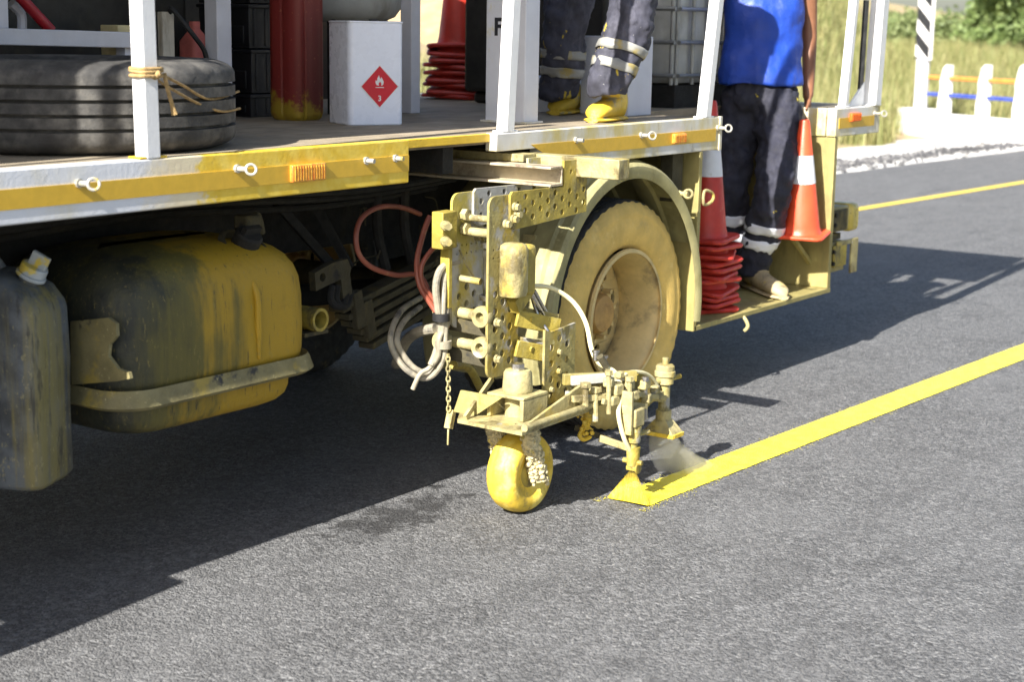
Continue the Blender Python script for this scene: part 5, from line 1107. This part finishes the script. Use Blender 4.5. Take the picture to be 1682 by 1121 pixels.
    for s_ in 'LR':
        a = J['sh'+s_]; e = lerp(a, J['el'+s_], J.get('sleeve', .5)); b.tube([lerp(ch, a, .5)+up*.02, a, e], [.085, .078, .068], 18, sub=5)
    sh = obj('shirt', b, ms, t); remesh(sh, .010, 2, [(.16, .040), (.07, .012)])
    return t
D1 = 8.30
fw = Vector((-.72, -.69, 0)).normalized(); sd_ = Vector((.69, -.72, 0)).normalized()
J = dict(fwd=fw, side=sd_, pelvis=Pd(1250, 148, D1+.05), hipR=Pd(1281, 172, D1+.02), knR=Pd(1272, 305, D1-.10), anR=Pd(1236, 456, D1+.06), hipL=Pd(1216, 172, D1+.10), knL=Pd(1203, 290, D1+.10), anL=Pd(1196, 446, D1+.20))
J['chest'] = Pd(1256, -10, D1+.08); J['neck'] = J['chest']+Vector((0, 0, .26)); J['head'] = J['neck']+Vector((0, 0, .14))+fw*.03
J['shR'] = J['chest']+sd_*.215+Vector((0, 0, .14))-fw*.02; J['shL'] = J['chest']-sd_*.215+Vector((0, 0, .14))
J['elR'] = Pd(1329, 55, D1+.20); J['wrR'] = Pd(1327, 160, D1+.12); J['elL'] = Pd(1176, 70, D1+.24); J['wrL'] = J['elL']+Vector((-.10, -.02, -.20))
zf = .378
def fl(px, py, z=zf): p = Pz(px, py, z); p.z = z; return p
J['heelR'] = fl(1226, 470); J['toeR'] = fl(1286, 493); J['heelL'] = J['anL'].copy(); J['heelL'].z = zf; J['heelL'] += Vector((.05, .05, 0)); J['toeL'] = J['heelL']+Vector((-.22, -.16, 0))
J['hem'] = .03; J['sleeve'] = .22
person('worker in blue shirt and navy trousers with silver bands standing on the rear step', J, m_navy, m_shirt, (m_shoe, m_shoeg), .120, (J['heelR'].x, J['heelR'].y, zf), ((.40, .50), (.57, .67)), True)
D2 = 6.80
fw = Vector((-.95, -.15, 0)).normalized(); sd_ = Vector((.15, -.95, 0)).normalized()
J = dict(fwd=fw, side=sd_, hipR=Pd(1046, -148, D2+.18), knR=Pd(1040, 12, D2), anR=Pd(998, 160, D2), hipL=Pd(985, -150, D2+.50), knL=Pd(930, 20, D2+.42), anL=Pd(918, 166, D2+.50))
J['pelvis'] = (J['hipR']+J['hipL'])/2+Vector((0, 0, .04)); J['chest'] = J['pelvis']+Vector((-.06, 0, .36)); J['neck'] = J['chest']+Vector((-.04, 0, .21)); J['head'] = J['neck']+Vector((-.05, 0, .11))
J['shR'] = J['chest']+sd_*.19+Vector((0, 0, .10)); J['shL'] = J['chest']-sd_*.19+Vector((0, 0, .10))
for s_ in 'RL': J['el'+s_] = J['sh'+s_]+Vector((-.06, -.02 if s_ == 'R' else .02, -.28)); J['wr'+s_] = J['el'+s_]+Vector((-.22, 0, -.10))
J['heelR'] = fl(1018, 197, DZ+.001); J['toeR'] = fl(958, 203, DZ+.001); d_ = (J['toeR']-J['heelR']); J['toeR'] = J['heelR']+d_.normalized()*.27
J['heelL'] = fl(945, 185, DZ+.001); J['toeL'] = J['heelL']+Vector((-.26, -.06, 0))
person('worker in paint stained navy trousers stepping along the deck, seen from the knees down', J, m_navy2, m_navy2, (m_shoey, m_shoey), .128, (J['heelR'].x, J['heelR'].y, DZ), ((.42, .52), (.62, .72)), False)
